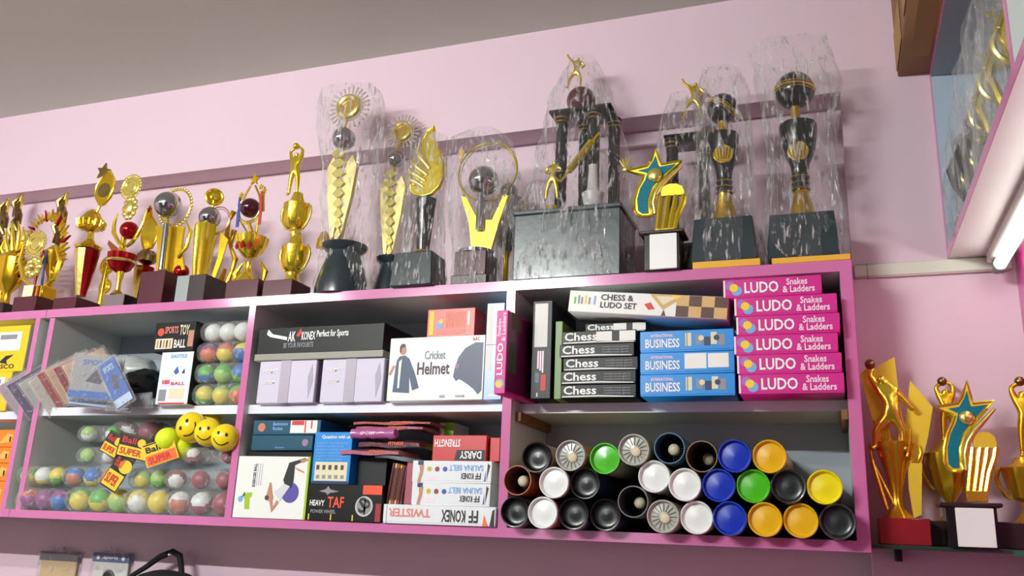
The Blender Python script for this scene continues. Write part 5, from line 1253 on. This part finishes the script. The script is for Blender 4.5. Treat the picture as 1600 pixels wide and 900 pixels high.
# 11 wrapped ring trophy
k = TK('wrapped_trophy', 'wrapped trophy with a chrome ball inside a big thin gold ring', -.82, .05, ZTT)
b = MB(maroon); b.box(-.042, .042, -.04, .04, .022, .088, b=.002); b.box(-.048, .048, -.045, .045, 0, .024, m=maroon_d, b=.002); k.part('base', b)
k.lathe('plate', [(.045, 0), (.046, .008), (.03, .012)], silver, z=.088)
g = MB(gold_s); q_ = k.ql((738, 392), (734, 350), (722, 308), (730, 310), (748, 345), (770, 345), (786, 310), (795, 306), (780, 350), (768, 392)); g.prism(q_, -.006, .006); k.part('fork', g)
a_, b_ = k.q(752, 362), k.q(755, 305); g = MB(silver); g.tube([(a_[0], -.012, a_[1]), (b_[0], -.012, b_[1])], .011, seg=18); k.part('column', g)
c = k.q(757, 284); k.ball('ball', c[0], c[1], k.r(757, 284, 22), silver, y=-.006)
c = k.q(762, 268); g = MB(gold); R2 = k.r(762, 268, 46); g.ring(c[0], .0, c[1], R2, .0022); g.ring(c[0], .006, c[1] - .002, R2 * .96, .0014, m=gold_w); k.part('ring', g)
g = MB(gold_o); q_ = k.ql((717, 240), (722, 234), (726, 236), (720, 256)); g.prism(q_, -.003, .003); k.part('tip', g)
wrap(k, [(.06, 0, 0), (.058, .05, 0), (.062, .12, 0), (.078, .22, 0), (.085, .32, 0), (.07, .40, 0), (.03, .43, 0)], 21.7, mt=wrap_m, amp=.12)
# silver and gold goblet behind
k = TK('wrapped_trophy', 'small silver and gold wrapped trophy squeezed beside the big grey box trophy', at(794, 330, .165).x, .165, ZTT)
k.base(.07, .07, .03, blackp)
k.lathe('stem', [(.02, .03), (.008, .05), (.007, .11), (.012, .13)], gold)
k.part('cup', flutes([(.010, .13), (.03, .16), (.036, .22), (.034, .27), (.036, .28)], 0, 0, 0, silver, n=9, amp=.06)); handles(k, 0, .16, .26, .034, .004, gold)
g = MB(silver); g.ball(0, 0, .30, .024); k.part('ball', g)
wrap(k, [(.044, 0, 0), (.042, .1, 0), (.05, .22, 0), (.045, .32, 0), (.02, .36, 0)], 33.0, mt=wrap_h, amp=.14)

# 12 big columned trophy
def column_trophy(label, x, Y, box, cols, plate, ballp, man_, batp, seed, wr, cup=True, hz=.0):
    k = TK('column_trophy', label, x, Y, ZTT)
    w, d, h = box
    b = MB(marble); b.box(-w / 2, w / 2, -d / 2, d / 2, 0, h - .012, b=.002); b.box(-w / 2 - .004, w / 2 + .004, -d / 2 - .004, d / 2 + .004, h - .013, h, b=.003); k.part('base_box', b)
    ztop = k.q(plate[0], plate[2])[1]; tops = []
    for i, (u, vt) in enumerate(cols):
        px = k.q(u, (vt + 330) / 2)[0]; yy = -.03 if i % 2 == 0 else .03
        g = MB(blackp); H_ = ztop - h; rr_ = .0145
        prof = [(rr_ * 1.3, h), (rr_ * 1.3, h + .008), (rr_, h + .01)] + [(rr_ * (1 + (.06 if j % 2 else 0)), h + .012 + (H_ - .03) * j / 20) for j in range(21)] + [(rr_ * 1.25, h + H_ - .014), (rr_ * 1.3, h + H_)]
        g.lathe(prof, px, yy, 0, 20, cap=True); g.ring(px, yy, h + H_ - .012, rr_ * 1.2, .0018, axis='z', m=gold_o); g.ring(px, yy, h + H_ - .022, rr_ * 1.05, .0014, axis='z', m=gold_o); k.part('column', g)
        tops.append(px)
    x0, x1 = k.q(plate[0], plate[2])[0], k.q(plate[1], plate[2])[0]
    b = MB(blackp); b.box(x0, x1, -.05, .05, ztop, ztop + .008, b=.002); k.part('top_plate', b)
    c = k.q(*ballp[:2]); rb = k.r(ballp[0], ballp[1], ballp[2]); k.ball('ball', c[0], c[1], rb, leather)
    g = MB(gold_o); g.lathe([(.012, ztop + .008), (.007, ztop + .014), (.006, c[1] - rb * .9)], c[0], 0, 0, 14); k.part('neck', g)
    n_ = man(k, 'bowler', man_[0], man_[1], man_[2], BOWL, gold, rs=.9)
    if batp:
        a_, b_, r_ = batp; a_, b_ = k.q(*a_), k.q(*b_); A = Vector((a_[0], -.07, a_[1])); Bv = Vector((b_[0], -.07, b_[1])); D_ = (Bv - A)
        g = MB(gold); g.tube([tuple(A), tuple(A + D_ * .18), tuple(A + D_ * .22), tuple(A + D_ * .8), tuple(A + D_ * .85), tuple(Bv)], [r_ * .3, r_ * .35, r_, r_ * 1.15, r_ * .4, r_ * .35], seg=8); k.part('bat', g)
        n2 = man(k, 'batsman', batp[0][0] - 12, batp[0][1] - 38, batp[0][1] + 28, BAT, gold, y=-.065)
        g = MB(gold); g.tube([(n2['pelvis'][0], -.065, h), (n2['pelvis'][0], -.065, h + .012)], [.02, .016], seg=14); k.part('figure_stand', g)
        g = MB(gold); g.tube([(n2['lha'][0], -.072, n2['lha'][2]), tuple(A)], .003, seg=8); k.part('bat_handle', g)
    if cup:
        c2 = k.q(933, 300); g = MB(mat('white ceramic', (206, 204, 204), .3)); g.lathe([(.018, h), (.020, h + .004), (.026, h + .035), (.028, h + .045), (.020, h + .05), (.014, h + .06), (.011, h + .11), (.012, h + .12)], c2[0], -.04, 0, 20); k.part('vase', g)
    wrap(k, wr, seed, mt=wrap_m, amp=.10, sy=.72)
    return k
column_trophy('biggest wrapped trophy, four black columns on a large grey marble box', -.572, .085, (.262, .17, .176), [(882, 190), (908, 186), (932, 186), (955, 183)], (866, 962, 190), (908, 158, 22), (900, 84, 137), ((888, 300), (948, 225), .0095), 41.0,
    [(.145, 0, 0), (.145, .06, 0), (.142, .165, 0), (.14, .19, .0), (.12, .28, .01), (.095, .42, .01), (.07, .52, .01), (.045, .585, .01), (.03, .62, .01)])
column_trophy('wrapped column trophy with a gold bowler, half hidden behind the teal star figure', -.305, .16, (.13, .10, .10), [(1054, 232), (1098, 228)], (1042, 1112, 228), (1108, 212, 17), (1082, 122, 185), None, 52.0,
    [(.08, 0, 0), (.078, .10, 0), (.082, .2, 0), (.075, .36, 0), (.06, .46, 0), (.03, .52, -.01)], cup=False)

# 13 teal star figure: one design, two sizes
def star_figure(label, x, Y, z, P, hand, plaque, basew, baseh, tilt=0):
    """P maps the design's own drawing coordinates to metres"""
    k = TK('star_figure_trophy', label, x, Y, z)
    b = MB(blackp); w, d, h = basew, basew * .75, baseh
    b.box(-w * .42, w * .42, -d * .42, d * .42, 0, h, b=.002, taper=-.0); k.part('base', b)
    b = MB(maroon_d); b.box(-w * .52, w * .52, -d * .5, d * .5, h, h + .008, b=.002); k.part('top_plate', b)
    k.part('plaque', MB(mat('white plaque', (236, 238, 234), .35)).box(-w * .27, w * .36, -d * .42 - .006, -d * .42, .001, h - .002, b=.001))
    body = [P(*a) for a in ((475, 140), (492, 205), (498, 226), (580, 218), (545, 258), (500, 310), (470, 350), (452, 400), (452, 450), (462, 482), (450, 494), (420, 492), (398, 478), (388, 452), (388, 400), (400, 345), (420, 300), (428, 275), (396, 262), (355, 240), (440, 226), (456, 200))]
    g = MB(gold); g.prism(body, -.004, .004, m=gold_s); g.tube([(a[0], -.004, a[1]) for a in body], .0032, seg=6, closed=True); k.part('star_outline', g)
    n = len(body); cx = sum(a[0] for a in body) / n; cz = sum(a[1] for a in body) / n
    inner = [P(*a) for a in ((475, 178), (486, 228), (492, 240), (556, 232), (500, 292), (462, 340), (444, 400), (444, 460), (446, 478), (420, 478), (404, 462), (400, 400), (412, 345), (434, 300), (442, 265), (404, 248), (446, 240), (464, 208))]
    g = MB(teal_g); g.prism(inner, -.0065, -.004); k.part('enamel', g)
    g = MB(gold_w); c_ = P(474, 284); g.ball(c_[0], -.010, c_[1], abs(P(504, 284)[0] - c_[0]), sy=.45); k.part('head', g)
    g = MB(gold_w); pp = [P(*a) for a in ((584, 248), (545, 290), (505, 335), (478, 380), (468, 430), (474, 488))]; sc_ = abs(P(10, 0)[0] - P(0, 0)[0]); g.tube([(a[0], -.009, a[1]) for a in pp], [sc_ * .5, sc_ * 1.0, sc_ * 1.3, sc_ * 1.3, sc_ * 1.2, sc_ * .8], seg=10); k.part('sash', g)
    g = MB(gold)
    head = [P(*a) for a in ((500, 400), (498, 375), (508, 352), (530, 340), (560, 342), (582, 358), (590, 385), (588, 402))]
    g.prism(head, -.012, -.002, m=gold_s)
    for pts in (((498, 400), (494, 440), (488, 500), (482, 575)), ((528, 400), (522, 440), (516, 500), (506, 575)), ((556, 400), (552, 440), (540, 500), (530, 575)), ((588, 400), (582, 440), (562, 500), (550, 575))):
        g.tube([(P(*a)[0], -.007, P(*a)[1]) for a in pts], sc_ * 1.15, seg=8)
    a_, b_ = P(474, 612), P(552, 570); g.box(a_[0], b_[0], -.016, .004, max(h + .008, a_[1]), b_[1], b=.001); k.part('tined_leg', g)
    if hand:
        g = MB(gold_w); a_ = P(362, 242)
        g.ball(a_[0] - .006, -.002, a_[1] + .006, .009, sy=.5, seg=12, ring=8)
        for i, an in enumerate((2.2, 1.85, 1.5, 1.15)): g.tube([(a_[0] - .006, -.002, a_[1] + .008), (a_[0] - .006 + .024 * math.cos(an), -.004, a_[1] + .008 + .026 * math.sin(an))], [.0034, .002], seg=6)
        g.tube([(a_[0] - .002, -.004, a_[1]), (a_[0] + .012, -.008, a_[1] + .012)], [.003, .002], seg=6); k.part('hand', g)
    return k
x13 = at(1040, 395, .04).x
s13 = .125 / 365. * 1.72
Pz = at(1037, 366, .04).z - ZTT
def P13(a, b): return ((a - 505) * .000585, Pz + (575 - b) * .000475)
star_figure('teal star figure trophy with a raised gold hand, on the shelf top', x13, .02, ZTT, P13, True, True, .098, Pz - .016)

# 15, 16 black ball trophies
def black_ball(label, x, Y, Zb, ball, body, emb, base, wr, seed, tilt=0, boardx=None):
    k = TK('black_ball_trophy', label, x, Y, Zb)
    bw0, bw1, bh = base
    b = MB(marble); b.box(-bw0 / 2, bw0 / 2, -.06, .06, 0, bh, b=.002, taper=(bw0 - bw1) / 2); b.box(-bw0 / 2 + .002, bw0 / 2 - .002, -.058, .058, .0005, .012, m=blackp); k.part('base', b)
    (u0, v0), (u1, v1), r0, r1 = body; p0, p1 = k.q(u0, v0), k.q(u1, v1); Hh = p1[1] - p0[1]; xm = (p0[0] + p1[0]) / 2
    k.lathe('foot', [(.030, bh), (.028, bh + .01), (.016, p0[1] - .002), (r0, p0[1] + .002)], gold_o, x=p0[0])
    prof = [(r0 * (1 + .04 * (j % 2)), Hh * .04 * j) for j in range(8)] + [(r0 * 1.15, Hh * .38), (r1 * .85, Hh * .6), (r1, Hh * .9), (r1, Hh), (r1 * .7, Hh * 1.005)]
    k.lathe('vase', prof, blackp, x=xm, z=p0[1], seg=12)
    g = MB(gold_o)
    for j in range(3): g.ring(xm, 0, p0[1] + Hh * (.03 + .09 * j), r0 * 1.08, .0012, axis='z')
    k.part('rings', g)
    c = k.q(*ball[:2]); rb = k.r(ball[0], ball[1], ball[2])
    g = MB(gold_o); g.lathe([(.014, p1[1]), (.010, p1[1] + .01), (.012, c[1] - rb * .85)], c[0], 0, 0, 14); k.part('neck', g)
    k.ball('ball', c[0], c[1], rb, mat('black glossy ball', (12, 12, 14), .22, coat=.5))
    g = MB(gold)
    for dz in (-.16, 0, .16):
        q_ = rb * math.sqrt(1 - dz * dz) * 1.006; pts = []
        for i in range(40):
            a = 2 * PI * i / 40; v_ = Vector((q_ * math.cos(a), q_ * math.sin(a), dz * rb)); v_.rotate(Matrix.Rotation(tilt, 3, 'Y')); pts.append((c[0] + v_.x, v_.y, c[1] + v_.z))
        g.tube(pts, .0028 if dz == 0 else .0016, seg=6, closed=True, m=gold if dz == 0 else gold_o)
    k.part('gold_bands', g)
    e = k.q(*emb[:2]); re = k.r(emb[0], emb[1], emb[2]); g = MB(gold); yy = -r1 * .92
    g.disc(e[0], yy - .006, e[1], re, .006, m=gold_o); g.ring(e[0], yy - .006, e[1], re * .95, .002)
    for i in range(5): g.tube([(e[0] + re * (-.5 + .25 * i), yy - .008, e[1] - re * .5), (e[0] + re * (-.7 + .35 * i), yy - .009, e[1] + re * .6)], [.0015, .003], seg=6)
    k.part('emblem', g)
    wrap(k, wr, seed, mt=wrap_m, amp=.13)
pl = MB(plank); xa, xb = at(1082, 412, .0).x, at(1188, 410, .0).x
pl.box(xa, xb, -.001, .12, ZTT, ZTT + .016, b=.001); tag(pl.build('board'), 'yellow board under the smaller black ball trophy', 'board', 'yellow boards')
pl = MB(plank); xc_, xd = at(1206, 412, .0).x, .0545
pl.box(xc_, xd, -.001, .125, ZTT, ZTT + .013, b=.001); tag(pl.build('board'), 'yellow board under the big black ball trophy at the shelf end', 'board', 'yellow boards')
black_ball('smaller black ball trophy with a slanted gold band and gold emblem, wrapped in plastic', at(1133, 370, .05).x, .062, ZTT + .0165, (1129, 170, 25), ((1132, 305), (1130, 212), .017, .036), (1133, 251, 15), (.145, .128, .105),
    [(.074, 0, 0), (.072, .07, 0), (.066, .12, 0), (.062, .22, 0), (.060, .34, 0), (.062, .43, 0), (.04, .50, -.0)], 61.0, tilt=.62)
black_ball('bigger black ball trophy, wrapped, at the right end of the shelf top', at(1254, 360, .06).x, .066, ZTT + .0135, (1241, 142, 32), ((1252, 300), (1246, 196), .018, .042), (1248, 248, 16), (.150, .135, .105),
    [(.076, 0, 0), (.078, .06, .0), (.072, .12, .0), (.066, .24, .005), (.078, .36, .01), (.085, .45, .01), (.082, .50, .0), (.088, .535, -.01)], 71.0, tilt=.04)

# ------------------------------------------------------------------ trophies on the glass shelf
ZG = .0065
k = TK('figure_trophy', 'bright gold trophy with a player between tall gold shards on a red base', at(1410, 830, .11).x, .11, ZG)
b = MB(redbase); b.box(-.046, .050, -.04, .04, 0, .052, b=.002); k.part('base', b)
def R1(a, b): return k.q(1320 + a / 2.5, 540 + b / 2.5)
k.part('cup', flutes([(.028, .052), (.022, .06), (.010, .075), (.010, .1), (.018, .14), (.030, .18), (.036, .2), (.037, .205), (.02, .207)], R1(205, 600)[0], 0, 0, gold_o, n=5, amp=.1))
for pts, mt, y0 in ((((60, 110), (95, 78), (130, 90), (175, 300), (185, 420), (140, 400)), gold_s, .006), (((130, 76), (195, 40), (214, 200), (220, 290), (180, 300), (150, 180)), gold_s, .010), (((255, 135), (345, 240), (325, 360), (300, 462), (255, 440), (235, 330)), gold_s, .004), (((245, 440), (302, 460), (300, 660), (270, 675), (250, 560)), gold_s, .0)):
    g = MB(mt); g.prism([R1(*a) for a in pts], y0, y0 + .004); k.part('shard', g)
g = MB(gold_o); q_ = [R1(*a) for a in ((290, 390), (298, 420), (285, 455), (262, 452))]; g.tube([(a[0], .0, a[1]) for a in q_], .003, seg=8); k.part('hook', g)
for pts in (((95, 385), (112, 470), (140, 560), (165, 640)), ((118, 470), (160, 560), (190, 620))):
    g = MB(gold); q_ = [R1(*a) for a in pts]; g.tube([(a[0], -.004, a[1]) for a in q_], [.002] + [.0045] * (len(q_) - 1), seg=8); k.part('arm', g)
n_ = man(k, 'player', 1384, 588, 706, dict(BOWL, head=(-.1, .98), neck=(-.05, .9), chest=(0, .78), waist=(.04, .62), lsh=(-.12, .84), lel=(-.2, .98), lha=(-.16, 1.1), pelvis=(.06, .5), rsh=(.1, .78), rel=(.22, .62), rha=(.3, .52)), gold, y=-.02, rs=1.35)
g = MB(gold_d); c_ = R1(98, 80); g.ball(c_[0], -.02, c_[1], .011, seg=14, ring=10); k.part('ball', g)
g = MB(gold_o)
for i in range(9): a = i * .7; g.tube([(R1(190, 380)[0] + .03 * math.cos(a), -.015 + .01 * math.sin(a), R1(190, 400)[1] - .02), (R1(190, 380)[0] + .035 * math.cos(a + .3), -.018, R1(190, 330)[1] + .02 * math.sin(a * 3))], [.004, .002], seg=6)
k.part('foliage', g)
# behind the star figure
def cupman(label, x, Y, uman, vt, vb, bw, hid):
    k = TK('figure_trophy', label, x, Y, ZG); b = MB(maroon_d); b.box(-bw / 2, bw / 2, -.035, .035, 0, .05, b=.002); k.part('base', b)
    pz = k.q(uman, vb)[1]
    k.part('cup', flutes([(.03, .05), (.02, .058), (.009, .07), (.009, .09), (.026, pz * .55), (.038, pz * .8), (.040, pz * .88), (.02, pz * .93), (.012, pz)], k.q(uman, vb)[0], 0, 0, gold_o, n=9, amp=.06)); handles(k, k.q(uman, vb)[0], pz * .55, pz * .85, .036, .004, gold)
    man(k, 'player', uman, vt, vb, HOOP, gold_o, rs=1.2)
    g = MB(gold_d); c_ = k.q(uman - 4, vt - 4); g.ball(c_[0], 0, c_[1], .010, seg=14, ring=10); k.part('ball', g)
cupman('gold player trophy on a dark maroon base half hidden behind the teal star figure', at(1485, 820, .17).x, .155, 1476, 600, 690, .09, 0)
cupman('gold player trophy on the glass shelf, cut off at the right edge of the photo', at(1588, 830, .12).x, .12, 1597, 600, 715, .075, 0)
xs = at(1516, 820, .07).x
kk = at(1516, 780, .07)
zb = at(1516, 790, .07).z - ZG
def PR3(a, b):
    p = at(1320 + a / 2.5, 540 + b / 2.5, .07); return (p.x - xs, p.z - ZG)
star_figure('larger teal star figure trophy with a white plaque on the glass shelf', xs, .07, ZG, PR3, False, True, .105, zb - .004)

# ------------------------------------------------------------------ trophies in the high cabinet
ZU = .6455
cup_bases = [maroon_d, blackp]
def cab(i, label, X, Y, H_, kind):
    k = TK('cabinet_trophy', label, X, Y, ZU)
    k.base(.07, .075, .05, (brown_c, maroon_d, maroon_d, maroon_d, maroon_d)[i % 5])
    if kind == 'dark':
        k.part('vase', flutes([(.03, .05), (.018, .06), (.014, .08), (.034, .12), (.042, .16), (.03, .19), (.012, .2)], 0, 0, 0, blackp, n=6, amp=.1))
        g = MB(gold); g.ring(0, -.03, .13, .02, .004); g.ball(0, -.03, .17, .012); k.part('emblem', g); g = MB(silver); g.ball(0, 0, .225, .024); k.part('ball', g)
    else:
        k.lathe('stem', [(.026, .05), (.010, .065), (.009, .10), (.014, .12)], gold_w)
        g = MB(gold_w); s_ = H_ - .12; g.ring(0, 0, .19, .030, .006, a0=PI * .35, a1=PI * 1.95, sz=1.2); k.part('crescent', g)
        g = MB(gold); g.tube([(.01, 0, .12), (-.012, 0, .20), (.014, 0, H_ * .9)], [.010, .009, .006], seg=8); g.tube([(-.02, 0, .22), (.012, 0, H_ * .8)], [.007, .005], seg=8); g.prism(star(.006, H_ * .92, .018, .008), -.003, .003); k.part('flame', g)
    wrap(k, [(.048, .0, 0), (.046, .08, 0), (.05, H_ * .5, 0), (.045, H_ * .85, 0), (.03, H_ * 1.02, 0)], 80 + i * 3.0, mt=wrap_h, amp=.16)
cab(0, 'dark wrapped trophy at the far end of the high cabinet', .312, .110, .25, 'dark')
cab(1, 'wrapped trophy with dark vase, second from the far end of the high cabinet', .318, .015, .27, 'dark')
cab(2, 'pale gold crescent trophy on a dark base, in the middle of the high cabinet', .322, -.10, .34, 'gold')
cab(3, 'pale gold crescent trophy with a star near the divider of the high cabinet', .322, -.23, .36, 'gold')
cab(4, 'pale gold trophy right beside the divider of the high cabinet', .325, -.37, .36, 'gold')
